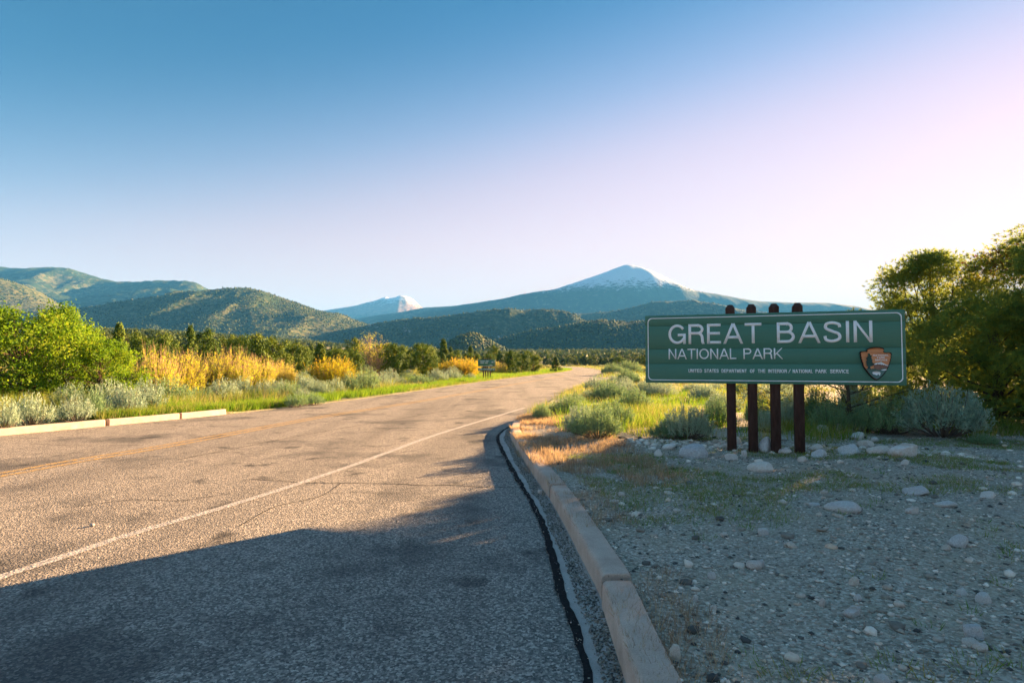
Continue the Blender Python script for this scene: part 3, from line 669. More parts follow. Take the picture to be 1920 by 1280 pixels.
hid = make_tree(304, 2.45, 1.05, 'dome', .36, 90, 66, 'needle', (.16, .28), (.075, .013), 8, .10, 34)
x, y = spot(1602, 12.2); plant('pinyon_tree', hid, TP, TM, x, y, 'stunted pinyon whose crown hides behind the sign and whose trunk shows below', 'tree', scz=.89, rz=.2)
x, y = spot(2080, 9.6); plant('pinyon_tree', mid, TP, TM, x, y, 'pinyon pine at the edge of the gravel beyond the last boulder', 'tree', sc=1.1, rz=3.)
x, y = spot(2380, 8.3); plant('pinyon_tree', big, TP, TM, x, y, 'pinyon pine on the roadside gravel shading the kerb', 'tree', sc=.95, rz=4.)

# ------------------------------------------------------------------ trees of the middle distance
jun = [make_tree(320 + i, h, r, sh, b, c, t, 'scale', (.20, .36), (.19, .10), 3, .1, 14, ln) for i, (h, r, sh, b, c, t, ln) in enumerate(
    [(4.2, 1.9, 'round', .05, 44, 52, 0), (4.6, 1.7, 'cone', .03, 50, 46, 0), (3.6, 2.1, 'round', .08, 42, 52, .05), (5.0, 1.8, 'round', .12, 44, 50, -.04), (4.0, 2.2, 'flat', .2, 40, 46, 0), (3.2, 1.5, 'cone', .03, 36, 44, 0)])]
def jtree(px, top, wpx, v, Y, label, group=None, name='juniper_tree'):
    hh = {0: 4.2, 1: 4.6, 2: 3.6, 3: 5.0, 4: 4.0, 5: 3.2}[v]; rr = {0: 1.9, 1: 1.7, 2: 2.1, 3: 1.8, 4: 2.2, 5: 1.5}[v]
    x, y = spot(px, Y); zb = float(ground_z(x, y)); H_ = CAM_H + (680 - top) / F_PX * Y - zb; W_ = wpx / F_PX * Y / 2
    return plant(name, jun[v], TP, (mat_juniper, mat_trunk), x, y, label, 'tree', group, W_ / (rr * 1.0), H_ / hh * .97)
near_trees = [
    (222, 606, 60, 1, 34, 'dark evergreen behind the bright green tree'), (262, 622, 50, 0, 40, 'small rounded juniper behind the bare tips of the first yellow willow'),
    (300, 622, 55, 2, 44, 'broad juniper above the pinkish tips of the yellow willow thicket'), (356, 611, 52, 1, 36, 'pointed juniper with one sharp tip above the yellow willows'),
    (386, 614, 48, 3, 38, 'narrow juniper touching the sharp tipped one'), (428, 626, 44, 0, 42, 'dark juniper left of the two largest round junipers'),
    (466, 624, 82, 0, 33, 'largest dark round juniper above the bare willow tips'), (514, 630, 56, 3, 34, 'tall leaning juniper lit on one side, right of the largest round one'),
    (552, 640, 56, 2, 40, 'low dense juniper between the leaning one and the pointed one'), (600, 644, 56, 1, 38, 'dark upright juniper just behind the round orange willow'),
    (632, 652, 44, 2, 48, 'small juniper peeping over the round orange willow'), (664, 654, 34, 0, 52, 'small juniper left of the leafless pinkish tree'),
    (738, 646, 66, 4, 41, 'flat topped pinyon with open branches right of the leafless tree'), (795, 646, 58, 4, 43, 'umbrella shaped pinyon with a clear dark trunk'),
    (830, 662, 36, 1, 62, 'small pointed juniper right of the umbrella shaped pinyon'), (852, 660, 36, 0, 66, 'round juniper behind the yellow bush left of the direction sign'),
    (884, 660, 40, 2, 70, 'juniper directly behind the posts of the direction sign'), (915, 662, 36, 0, 82, 'juniper peeping over the direction sign'), (957, 662, 40, 1, 62, 'dark juniper right of the direction sign'), (978, 659, 34, 0, 66, 'taller dark juniper second to the right of the direction sign'),
    (1000, 664, 34, 2, 72, 'dense juniper third to the right of the direction sign'), (1042, 668, 28, 1, 80, 'small pointed juniper standing alone left of the road bend')]
for px, top, w, v, Y, lb in near_trees: jtree(px, top, w, v, Y, lb)
rg = np.random.default_rng(77); cnt = 0
x, y = sector(700, 62, 230, -1.0, .5, rg, .7); o_ = np.argsort(np.hypot(x, y))
for xx, yy in zip(x[o_], y[o_]):
    px = 960 + F_PX * xx / yy
    if not clear_of_road(xx, yy, 9) or cnt >= 190 or fbm(np.array([xx / 22]), np.array([yy / 22]), 44, 2)[0] < .42: continue
    if px < 1020 and yy < 66: continue
    if px > 1060 and yy < 105: continue
    v = int(rg.integers(0, 6)); s_ = rg.uniform(.55, .95)
    lb = distinct(('rounded', 'pointed', 'broad', 'tall', 'flat topped', 'small conical')[v] + ' woodland juniper straight beyond ' + where(float(xx), float(yy)))
    plant('juniper_tree', jun[v], TP, (mat_juniper, mat_trunk), float(xx), float(yy), lb, 'tree', 'junipers in the woodland on the plain', s_, s_ * rg.uniform(.9, 1.15)); cnt += 1

# ------------------------------------------------------------------ shrubs: left of the road
SP = ('foliage', 'stems')
sage = [make_sage(400 + i, .55, .62 + .05 * (i % 3), 190, 18) for i in range(5)]
mat_stem = mat_bark('sage_stems', (.10, .08, .065), (.2, .16, .13))
def shrub(px, base_py, wpx, hpx, meshes, mats, r0, h0, name, label, cat='shrub', group=None, Y=None, side=-1):
    zg = .12
    for _ in range(3):
        x, y = at(px, base_py, zg) if Y is None else spot(px, Y); zg = float(ground_z(x, y))
    k_ = 1 + .55 * wpx / F_PX / 2; x, y = x * k_, y * k_
    return plant(name, meshes, SP, mats, float(x), float(y), label, cat, group, wpx / F_PX * y / 2 / r0, hpx / F_PX * y / h0)
SM, SGM, RBM, WM = (mat_sage, mat_stem), (mat_sagegreen, mat_stem), (mat_rabbit, mat_stem), (mat_weed, mat_stem)
green = make_tree(500, 3.3, 2.0, 'round', .05, 120, 44, 'broad', (.17, .3), (.10, .062), 3, .07, 50)
def gtree(px, top, wpx, Y, label, rz):
    x, y = spot(px, Y); z = float(ground_z(x, y)); return plant('leafy_tree', green, TP, (mat_green, mat_bark('leafy_tree_bark', (.06, .04, .025), (.16, .11, .07))), x, y, label, 'tree', None, wpx / F_PX * Y / 2 / 1.9, (CAM_H + (680 - top) / F_PX * Y - z) / 3.3, rz)
gtree(42, 586, 220, 16.5, 'largest bright green leafy tree, cut off by the edge beside the kerb', .3)
gtree(112, 578, 130, 18.0, 'bright green leafy tree with the highest sprouting top', 1.9)
gtree(188, 640, 140, 17.2, 'lower bright green leafy tree next to the yellow willow thicket', 4.1)
wil = [make_willow(520 + i, 1.2, 2.1, 150, bare=b) for i, b in enumerate((.45, .7, .35))]
wround = make_willow(530, 1.3, 1.8, 150, (.08, .028), 44, .1)
for px, base, w, h, v, lb in [
    (292, 752, 96, 104, 1, 'yellow willow thicket with tall pinkish bare tips beside the green tree'), (345, 748, 90, 96, 0, 'yellow willow thicket between the pinkish tipped one and the sage'),
    (398, 744, 84, 84, 2, 'dense golden willow thicket in the middle of the row'), (440, 740, 72, 90, 1, 'yellow willow with long bare reddish whips above the rest'),
    (482, 736, 72, 72, 0, 'yellow willow thicket in front of the largest round juniper'), (524, 730, 66, 56, 2, 'lowest yellow willow at the far end of the thicket')]:
    shrub(px, base, w, h, wil[v], (mat_willow, mat_twig), 1.2, 2.1, 'willow_thicket', lb, 'shrub', 'yellow willows beyond the left kerb')
shrub(624, 730, 88, 64, wround, (mat_willowgreen, mat_twig), 1.3, 1.8, 'willow_bush', 'round willow bush turning from green to orange')
shrub(868, 708, 74, 40, wround, (mat_willow, mat_twig), 1.3, 1.8, 'willow_bush', 'bright yellow bush standing left of the direction sign')
shrub(826, 708, 60, 30, wround, (mat_willow, mat_twig), 1.3, 1.8, 'willow_bush', 'low yellow bush under the umbrella shaped pinyon')
shrub(938, 702, 34, 26, wil[1], (mat_willow, mat_twig), 1.2, 2.1, 'willow_bush', 'pinkish yellow bush touching the right side of the direction sign')
bare = make_tree(541, 3.4, 1.3, 'round', .25, 60, 10, 'broad', (.2, .35), (.06, .03), 2, .06, 60)
x, y = spot(694, 40); plant('bare_tree', bare, TP, (mat_willow, mat_twig), x, y, 'pinkish tree still almost leafless among the junipers', 'tree', None, 1.0, 1.03)
x, y = spot(712, 41); plant('bare_tree', bare, TP, (mat_willow, mat_twig), x, y, 'second sparse orange tree just right of the leafless one', 'tree', None, .8, .86)
left_sage = [
    (8, 806, 50, 60, 0, SM, 'pale sagebrush cut off at the left end of the kerb'), (56, 800, 70, 58, 1, SM, 'pale sagebrush with yellowish foot behind the left kerb'), (142, 792, 72, 42, 2, SM, 'low sagebrush right behind the kerb between two pale ones'),
    (176, 786, 60, 50, 3, SGM, 'greenish sagebrush beside the low one behind the kerb'), (150, 776, 90, 52, 4, SGM, 'rounded greenish sagebrush in front of the yellow weeds'), (205, 772, 62, 58, 0, SM, 'tall silvery sagebrush below the lower green tree'),
    (238, 780, 66, 56, 1, SGM, 'green sagebrush in the middle of the kerb row'), (276, 772, 70, 52, 2, SM, 'wide pale sagebrush in front of the pinkish willow'), (322, 764, 84, 52, 3, SM, 'whitest dry topped sagebrush in front of the willows'),
    (378, 756, 50, 30, 4, SGM, 'small green sagebrush behind the tall green grass'), (418, 754, 62, 44, 0, SM, 'pale sagebrush above the end of the left kerb'), (452, 748, 52, 40, 1, SGM, 'last green sagebrush of the row above the green grass'),
    (498, 742, 52, 30, 2, SM, 'dry grey sagebrush past the end of the kerb'), (508, 752, 46, 26, 3, SM, 'low cushion of sagebrush in front of the dry one'), (540, 750, 52, 34, 4, SGM, 'dull green sagebrush beside the bright weeds'),
    (572, 742, 40, 40, 0, SM, 'tall pale sagebrush behind the bright green weed'), (604, 744, 44, 28, 1, SGM, 'flat green sagebrush in front of the round willow'), (632, 742, 36, 30, 2, SM, 'small sagebrush under the orange willow'),
    (656, 738, 42, 40, 3, SM, 'brownish sagebrush at the right foot of the round willow'), (688, 736, 54, 46, 4, SGM, 'large green sagebrush right of the round willow'), (716, 730, 50, 30, 0, SM, 'wide pale sagebrush running out into the meadow'),
    (100, 760, 40, 36, 1, RBM, 'yellow green rabbitbrush in the shade of the green tree'), (128, 766, 60, 40, 2, RBM, 'golden rabbitbrush in front of the green trees'), (590, 760, 40, 24, 3, WM, 'bright green leafy weed at the asphalt edge'), (555, 764, 46, 28, 4, WM, 'widest bright green weed at the asphalt edge'),
    (730, 716, 40, 22, 2, WM, 'dark green weed clump under the flat topped pinyon'), (790, 722, 50, 20, 3, WM, 'bright green weed patch along the road before the bend'), (760, 714, 30, 18, 4, SM, 'grey shrub right of the dark green weed'),
    (820, 716, 44, 24, 1, (mat_sage, mat_stem), 'dark grey brush left of the direction sign'), (848, 715, 40, 24, 2, (mat_sage, mat_stem), 'grey twiggy brush below the yellow bush')]
for px, b, w, h, v, mt, lb in left_sage: shrub(px, b, w, h, sage[v], mt, .5, .66, 'sagebrush' if mt in (SM, SGM) else 'weed_clump' if mt is WM else 'rabbitbrush', lb, 'shrub')

# ------------------------------------------------------------------ shrubs: right of the road
fine = [make_sage(440 + i, .55, .66, 330, 24, (.05, .011), u) for i, u in enumerate((.6, 1.2, .8))]
right_sage = [
    (1120, 824, 92, 62, 0, SGM, 'green domed sagebrush nearest the kerb end'), (1090, 816, 70, 56, 1, SM, 'grey sagebrush leaning on the green domed one'), (1150, 806, 84, 52, 2, SGM, 'pale green sagebrush behind the green domed one'),
    (1016, 787, 38, 30, 0, SGM, 'small round sagebrush at the tip of the kerb'), (1142, 753, 74, 38, 2, SM, 'blue grey sagebrush between road and sign'), (1178, 722, 48, 30, 0, SM, 'brownish sagebrush touching the left edge of the sign'),
    (1290, 826, 100, 62, 1, SGM, 'dark green sagebrush in shade left of the sign posts'), (1252, 824, 60, 36, 2, SM, 'low grey sagebrush at the left foot of the dark one'), (1222, 742, 60, 30, 1, SM, 'low grey sage under the left end of the sign'),
    (1768, 826, 150, 96, 1, SM, 'largest grey green sagebrush below the right end of the sign'), (1668, 818, 100, 66, 2, SM, 'dark grey sagebrush left of the largest one'), (1620, 812, 60, 52, 0, SM, 'dry grey sagebrush behind the boulders'),
    (1846, 836, 46, 22, 0, SGM, 'small green sage at the foot of the low pinyon'), (1420, 800, 50, 56, 2, SGM, 'green sage seen between the sign posts'), (1475, 806, 44, 66, 1, RBM, 'yellow green brush seen right of the third post'), (1345, 800, 50, 56, 0, SM, 'twiggy grey sage behind the first post'),
    (1080, 762, 46, 24, 2, RBM, 'yellow green rabbitbrush on the road edge'), (1040, 776, 40, 22, 1, RBM, 'low yellow rabbitbrush near the small round sagebrush'), (1235, 722, 56, 24, 0, RBM, 'golden rabbitbrush right under the sign corner'), (1320, 752, 56, 34, 1, RBM, 'bright yellow green bush left of the first post'), (1390, 748, 40, 40, 2, RBM, 'bright yellow green bush between first and second post'),
    (1148, 704, 46, 22, 2, RBM, 'bright green yellow bush at the right of the road bend'), (1180, 700, 50, 24, 0, RBM, 'tall yellow green bush beyond the road widening'), (1300, 740, 44, 22, 1, SM, 'grey sage far behind the posts'), (1560, 812, 70, 62, 2, SGM, 'green grey sage right behind the fourth post'), (1530, 800, 50, 70, 0, RBM, 'tall yellow green brush behind the fourth post'), (1605, 792, 80, 70, 1, SM, 'wide grey sage under the arrowhead end of the sign'), (1690, 792, 90, 70, 0, SM, 'twiggy grey sage in front of the stunted pinyon'), (1440, 812, 46, 44, 1, SM, 'low grey sage between the second and third post')]
for px, b, w, h, v, mt, lb in right_sage: shrub(px, b, w, h, fine[v], mt, .5, .70, 'rabbitbrush' if mt is RBM else 'sagebrush', lb, 'shrub')
dead = make_tree(560, 1.7, 1.3, 'round', .15, 90, 14, 'needle', (.25, .5), (.09, .012), 3, .045, 26)
x, y = spot(1590, 10.2); plant('dry_bush', dead, TP, (mat_rabbit, mat_trunk), x, y, 'dark twisted half dead bush behind the sign right of the posts', 'bush', None, 1.1, 1.0, .5)
x, y = spot(1450, 11.5); plant('dry_bush', dead, TP, (mat_rabbit, mat_bark('reddish_bark', (.12, .07, .05), (.22, .14, .10))), x, y, 'reddish dry bush seen between the two middle posts', 'bush', None, .8, .9, 2.5)

rg = np.random.default_rng(321); cnt = {'l': 0, 'r': 0}
xs, ys = sector(900, 10, 75, -.95, .55, rg, .75); o_ = np.argsort(ys); o_ = np.concatenate([o_[k::6] for k in range(6)]); xs, ys = xs[o_], ys[o_]; kinds = [(SM, 'sagebrush', 'grey sagebrush'), (SGM, 'sagebrush', 'green sagebrush'), (RBM, 'rabbitbrush', 'yellow green rabbitbrush'), (SM, 'sagebrush', 'pale sagebrush'), (WM, 'weed_clump', 'green weed clump')]
taken = [(o.location.x, o.location.y) for o in COL.objects if o.get('category') in ('shrub', 'bush')]
for xx, yy in zip(xs, ys):
    l = xx < left_x(yy) - 1.0; r_ = xx > right_x(yy) + .7 and yy > 9.6
    if not (l or r_) or cnt['l' if l else 'r'] >= (75 if l else 80): continue
    if min((xx - a) ** 2 + (yy - b) ** 2 for a, b in taken) < (.55 + yy * .012) ** 2: continue
    if l and yy < 19: continue
    mt, nm, lb = kinds[int(rg.integers(0, 5))]; h_ = rg.uniform(.45, 1.05) * (1 if nm != 'weed_clump' else .6); taken.append((xx, yy)); cnt['l' if l else 'r'] += 1
    plant(nm, (fine if yy < 16 else sage)[int(rg.integers(0, 3))], SP, mt, float(xx), float(yy), distinct(lb + (' in the meadow towards ' if l else ' in the yellow grass towards ') + where(float(xx), float(yy))), 'shrub', 'brush scattered in the meadow' if l else 'brush scattered behind the sign', h_ * rg.uniform(.9, 1.5), h_)

# ------------------------------------------------------------------ grasses (uncountable)
def grass(name, x, y, hgt, blades, W, mat, spread, seed, lean=.35, tint=None):
    rg = np.random.default_rng(seed); n = len(x); hgt = np.broadcast_to(hgt, (n,)); W = np.broadcast_to(W, (n,))
    ti = rg.uniform(0, 1, n) if tint is None else tint
    X, Y_, Hh, Wd, T = (np.repeat(a, blades) for a in (x, y, hgt, W, ti)); m = len(X)
    a = rg.uniform(0, 6.283, m); d = rg.uniform(0, 1, m) ** .6 * np.repeat(np.broadcast_to(spread, (n,)), blades); X = X + np.cos(a) * d; Y_ = Y_ + np.sin(a) * d
    Z = ground_z(X, Y_) - .01; L = Hh * rg.uniform(.5, 1.15, m)
    U = unit(np.stack([np.cos(a) * lean * rg.uniform(.2, 1.4, m), np.sin(a) * lean * rg.uniform(.2, 1.4, m), np.ones(m)], 1) + rg.normal(size=(m, 3)) * .12)
    g = Geo(3); add_needles(g, np.stack([X, Y_, Z], 1), U, L, Wd, np.clip(T * .6 + .4 * rg.uniform(size=m), 0, 1), rg)
    return tag(g.build(name, mat), kind='stuff')
mat_ggrass = leaf_mat('green_grass_blades', [(0, (.045, .12, .010)), (.5, (.09, .18, .012)), (1, (.17, .21, .02))], .5, 0)
mat_ygrass = leaf_mat('yellow_grass_blades', [(0, (.06, .15, .012)), (.35, (.16, .24, .02)), (.62, (.28, .27, .06)), (1, (.42, .35, .21))], .4, 0, (1.2, 1.15, 1))
mat_straw = leaf_mat('straw_blades', [(0, (.14, .095, .07)), (.5, (.31, .22, .155)), (1, (.46, .37, .25))], .45, 0)
mat_lowweed = leaf_mat('low_weed_blades', [(0, (.09, .19, .035)), (.5, (.18, .23, .06)), (.8, (.28, .20, .10)), (1, (.20, .26, .06))], .35, 0)
rg = np.random.default_rng(900)
def strip_left(n, y0, y1, t0, t1, p=1.):
    y = y0 + (y1 - y0) * rg.uniform(size=n) ** p; return left_x(y) - rg.uniform(t0, t1, n), y
def strip_right(n, y0, y1, t0, t1, p=1., q_=1.):
    y = y0 + (y1 - y0) * rg.uniform(size=n) ** p; return right_x(y) + t0 + (t1 - t0) * rg.uniform(size=n) ** q_, y
x, y = strip_left(1500, 12.5, 40, .3, 1.5); k = fbm(x * .8, y * .8, 31, 2) > np.where(y < 14.5, .5, .36); grass('green_grass', x[k], y[k], .30, 16, .011, mat_ggrass, .14, 1)
x, y = strip_left(420, 12.6, 17.5, .22, .75); grass('green_grass', x, y, np.clip(.16 + .32 * (fbm(x * 1.1, y * 1.1, 71, 2) - .2), .12, .5), 18, .011, mat_ggrass, .13, 21)
x, y = strip_left(500, 10.2, 17.5, .22, 1.1); k = fbm(x * 1.3, y * 1.3, 73, 2) > .5; grass('yellow_grass', x[k], y[k], .26, 18, .010, mat_ygrass, .14, 22)
x, y = strip_left(1500, 11, 30, 1.4, 5.5); k = fbm(x * .9, y * .9, 74, 2) > .46; grass('yellow_grass', x[k], y[k], .5, 18, .012, mat_ygrass, .2, 23)
x, y = strip_left(2600, 38, 125, .3, 4.5, 1.4); grass('green_grass', x, y, .38, 10, .022, mat_ggrass, .35, 2)
x, y = strip_left(800, 26, 110, .12, .7, 1.3); grass('yellow_grass', x, y, .22, 10, .016, mat_ygrass, .2, 3)
x, y = strip_left(5200, 9, 75, 1.2, 22, 1.3); grass('yellow_grass', x, y, .36, 12, .016, mat_ygrass, .3, 4)
x, y = strip_left(4200, 60, 200, 2, 40, 1.2); grass('yellow_grass', x, y, .5, 8, .04, mat_ygrass, .7, 5)
x, y = strip_right(2600, 12.9, 42, .12, 12, 1.3, 1.3); k = fbm(x * .6, y * .6, 33, 2) > .36; grass('yellow_grass', x[k], y[k], .30, 14, .012, mat_ygrass, .18, 6)
x, y = strip_right(1500, 8.3, 14, 1.4, 9, 1., 1.); k = (fbm(x * .6, y * .6, 34, 2) > .40) & (y > 8.6 + (x < 1.8) * .3); grass('yellow_grass', x[k], y[k], .28, 16, .009, mat_ygrass, .16, 7)
x, y = strip_right(3400, 40, 215, .3, 40, 1.2, 1.2); grass('yellow_grass', x, y, .5, 8, .04, mat_ygrass, .7, 8)
x, y = strip_right(900, 9.3, 24, .9, 7, 1., 1.); k = fbm(x * .5 + 7, y * .5, 36, 2) > .5; grass('green_grass', x[k], y[k], .34, 16, .009, mat_ggrass, .14, 9)
x, y = strip_right(1500, 5.6, 13.2, .02, 1.5, .8, 1.3); k = fbm(x * 1.2, y * 1.2, 37, 2) > .34; grass('dry_grass', x[k], y[k], .12, 16, .006, mat_straw, .09, 10, .5)
x, y = strip_right(420, 2.2, 6.5, .03, .45, 1., 1.3); k = fbm(x * 1.8, y * 1.8, 38, 2) > .52; grass('dry_grass', x[k], y[k], .07, 14, .004, mat_straw, .07, 11, .6)
x, y = strip_right(12000, 2.2, 8.6, .4, 8.5, .9, 1.); k = fbm(x * .75 + 3, y * 1.1, 39, 3) > .53; grass('low_weeds', x[k], y[k], .06, 12, .0055, mat_lowweed, .08, 12, .9)
x, y = strip_right(420, 2.4, 8.4, .3, 7.5, .8, 1.); k = fbm(x * 1.5 + 3, y * 1.5, 40, 2) > .58; grass('green_grass', x[k], y[k], .06, 14, .005, mat_ggrass, .05, 13, .7)

# ------------------------------------------------------------------ gravel and rocks
mat_gs = mat_stone()
def stones(name, x, y, r, seed, base=(OCT_V, OCT_F), zoff=None, tint=None):
    rg = np.random.default_rng(seed); n = len(x); z = ground_z(x, y) if zoff is None else np.full(n, zoff)
    V, Fc, T = scatter_blobs(np.stack([x, y, z], 1), r * rg.uniform(.8, 1.35, n), r * rg.uniform(.8, 1.5, n), base, .22, seed, tint, .2)
    return tag(link(name, mesh_np(name, V, Fc, T), mat_gs), kind='stuff')
rg = np.random.default_rng(950)
x, y = strip_right(30000, 1.9, 8.8, .03, 8.5, 1.5, 1.1); k = fbm(x * .8, y * .8, 50, 3) > .34; stones('gravel', x[k], y[k], .004 + .013 * rg.uniform(size=k.sum()) ** 2.6, 51)
x, y = strip_right(1700, 2.2, 9.0, .2, 8.5, 1., 1.); stones('gravel', x, y, .009 + .03 * rg.uniform(size=len(x)) ** 4, 52, (ICO1[0], ICO1[1]))
n = 900; a = rg.uniform(size=n); x = 1.75 + 3.9 * a; y = 8.25 - .28 * (x - 1.75) + rg.normal(size=n) * .22; stones('gravel', x, y, .012 + .04 * rg.uniform(size=n) ** 2.5, 53, (ICO1[0], ICO1[1]), tint=rg.uniform(.4, .95, n))
n = 9000; y = 1.6 + 10.9 * rg.uniform(size=n) ** 1.4; x = right_x(y) - .012 - (.10 + .06 * (fbm(y * 1.5, y * 0, 61, 2) - .4)) * rg.uniform(size=n) ** 1.1; stones('gravel', x, y, .003 + .006 * rg.uniform(size=n) ** 2, 54, zoff=.012, tint=rg.uniform(0, .35, n))
n = 420; y = 1.7 + 10 * rg.uniform(size=n) ** 1.5; x = np.interp(y, seam[:, 1], seam[:, 0]) + rg.normal(size=n) * .05; stones('gravel', x, y, .002 + .005 * rg.uniform(size=n) ** 2, 56, zoff=.013)
y = rg.uniform(1.7, 9, 300); x = right_x(y) + rg.uniform(.01, .13, 300); stones('gravel', x, y, .002 + .004 * rg.uniform(size=300) ** 2, 55, zoff=.148, tint=rg.uniform(0, .5, 300))
mat_rk = mat_rock()
def rock_mesh(seed, tint=0., angular=.25):
    rg = np.random.default_rng(seed); V, Fc = ICO3; V = V.copy()
    for _ in range(13):
        d = unit(rg.normal(size=3)); c = rg.uniform(.55, .88); s_ = V @ d; V -= np.maximum(0, s_ - c)[:, None] * d * (.86 + angular * .5)
    V *= (1 + .07 * (fbm(V[:, 0] * 2 + seed, V[:, 1] * 2 + V[:, 2], seed, 3) - .5))[:, None]
    T = np.clip((fbm(V[:, 0] * 1.3, V[:, 2] * 2.2 + V[:, 1], seed + 2, 3) - .5) * 3, 0, 1) * tint
    return mesh_np('rock', V, Fc, T, smooth=False)
rocks = [rock_mesh(600 + i, 0, .2 + .04 * (i % 4)) for i in range(8)] + [rock_mesh(620, .9)]
for me in rocks: me.materials.append(mat_rk)
rock_list = [
    (1708, 858, 60, 30, 8, 'largest tan boulder with an orange stained end'), (1654, 852, 42, 18, 1, 'flat pale rock left of the orange stained boulder'), (1600, 853, 40, 22, 2, 'square pinkish rock second left of the largest boulder'),
    (1626, 838, 32, 14, 3, 'blue grey rock behind the square pinkish one'), (1641, 829, 14, 12, 4, 'small round white rock behind the blue grey one'), (1614, 823, 34, 13, 5, 'long grey rock leaning at the foot of the dry sagebrush'),
    (1534, 846, 32, 14, 6, 'grey rock just right of the last sign post'), (1541, 858, 36, 15, 7, 'flat whitish rock in front of the last post'), (1306, 858, 58, 26, 0, 'broad pale boulder left of the first post'),
    (1258, 842, 30, 13, 1, 'small bluish rock among the pale gravel band'), (1236, 856, 18, 16, 2, 'pointed pinkish rock at the left end of the gravel band'), (1372, 862, 26, 13, 3, 'flat pale rock touching the front of the first post'),
    (1396, 858, 12, 18, 4, 'upright white rock between first and second post'), (1438, 848, 30, 30, 5, 'dark angular leaning slab between second and third post'), (1384, 836, 16, 18, 6, 'rounded grey rock behind the first gap between posts'),
    (1350, 838, 14, 9, 7, 'small whitish rock left of the first post'), (1430, 884, 50, 18, 0, 'big flat rock lying in front of the middle posts'), (1476, 850, 26, 12, 1, 'grey rock between third and fourth post'),
    (1508, 866, 18, 12, 2, 'yellowish rock at the foot of the fourth post'), (1545, 812, 22, 18, 3, 'grey stone in the grass behind the fourth post'), (1574, 812, 26, 18, 5, 'grey stone in the weeds left of the dry sagebrush'),
    (1415, 1068, 30, 17, 4, 'round tan stone with a smaller one against it on open gravel'), (1429, 1063, 12, 13, 6, 'small stone leaning on the round tan one'), (1335, 1085, 15, 12, 3, 'dark blue grey stone left of the round tan one'),
    (1606, 1156, 34, 18, 8, 'oval tan stone alone on the lower gravel'), (1605, 1098, 19, 14, 7, 'pinkish angular stone uphill of the oval tan one'), (1590, 960, 58, 15, 0, 'long flat bluish stone among low weeds'),
    (1531, 949, 18, 7, 1, 'thin flat stone left of the long bluish one'), (1729, 928, 44, 15, 2, 'flat white stone right of the weed patch'), (1805, 1027, 34, 20, 5, 'tan stone with greenish face on the right'),
    (1782, 952, 34, 10, 6, 'low wide stone with a pale top on the right'), (1717, 963, 24, 13, 8, 'small orange stone between the flat white one and the long bluish one'), (1778, 1032, 17, 9, 7, 'small bluish stone left of the tan greenish one'),
    (1832, 1200, 36, 26, 3, 'blue grey stone on top of the cluster at lower right'), (1826, 1212, 26, 14, 1, 'pale stone at the front of the lower right cluster'), (1842, 1222, 24, 16, 4, 'rounded stone at the right of the lower right cluster'),
    (1850, 1132, 26, 18, 0, 'grey stone uphill of the lower right cluster'), (1808, 1116, 18, 12, 2, 'teal grey pebble left of the grey uphill stone'), (1612, 1128, 14, 12, 6, 'teal grey pebble above the oval tan stone'),
    (1544, 1137, 12, 14, 5, 'yellowish pebble left of the oval tan stone'), (1268, 1238, 28, 24, 7, 'pale stone lying right behind the kerb'), (1165, 931, 12, 10, 4, 'small white stone near the dry grass by the kerb'),
    (1305, 1128, 12, 10, 2, 'pink pebble beyond the near kerb joint'), (1340, 1144, 12, 10, 1, 'pink pebble right of the first pink pebble'), (1660, 1284, 26, 14, 0, 'greyish stone at the bottom edge'), (1433, 1003, 22, 12, 3, 'pair like grey stone uphill from the round tan one'), (1360, 1006, 14, 7, 6, 'flat whitish stone on fine gravel'), (1860, 934, 30, 10, 5, 'pale stone far right in the open soil'), (1700, 872, 16, 10, 7, 'small stone in front of the largest boulder'), (1012, 925, 9, 8, 4, 'small white stone lying in the gutter')]
for i, (px, b, w, h, v, lb) in enumerate(rock_list):
    zg = .17
    for _ in range(3):
        x, y = at(px, b, zg); zg = float(ground_z(x, y)) if px > 1030 else .02
    o = link('rock', rocks[v]); rx = w / F_PX * y / 2 * (.98 if y > 6 else 1.08); rz = h / F_PX * y / 2 * (.88 if y > 6 else 1)
    o.location = (x, y + rx * .5, zg + rz * .62); o.scale = (rx * 1.08, rx * random.uniform(.7, 1.0), rz * 1.6); o.rotation_euler = (random.uniform(-.1, .1), random.uniform(-.12, .12), random.uniform(-.5, .5))
    tag(o, lb, 'rock', 'rocks on the gravel')
o = link('rock', rocks[4]); x, y = at(172, 986); o.location = (x, y, .012); o.scale = (.02, .018, .017); tag(o, 'tiny white stone lying alone on the sunlit asphalt', 'stone')

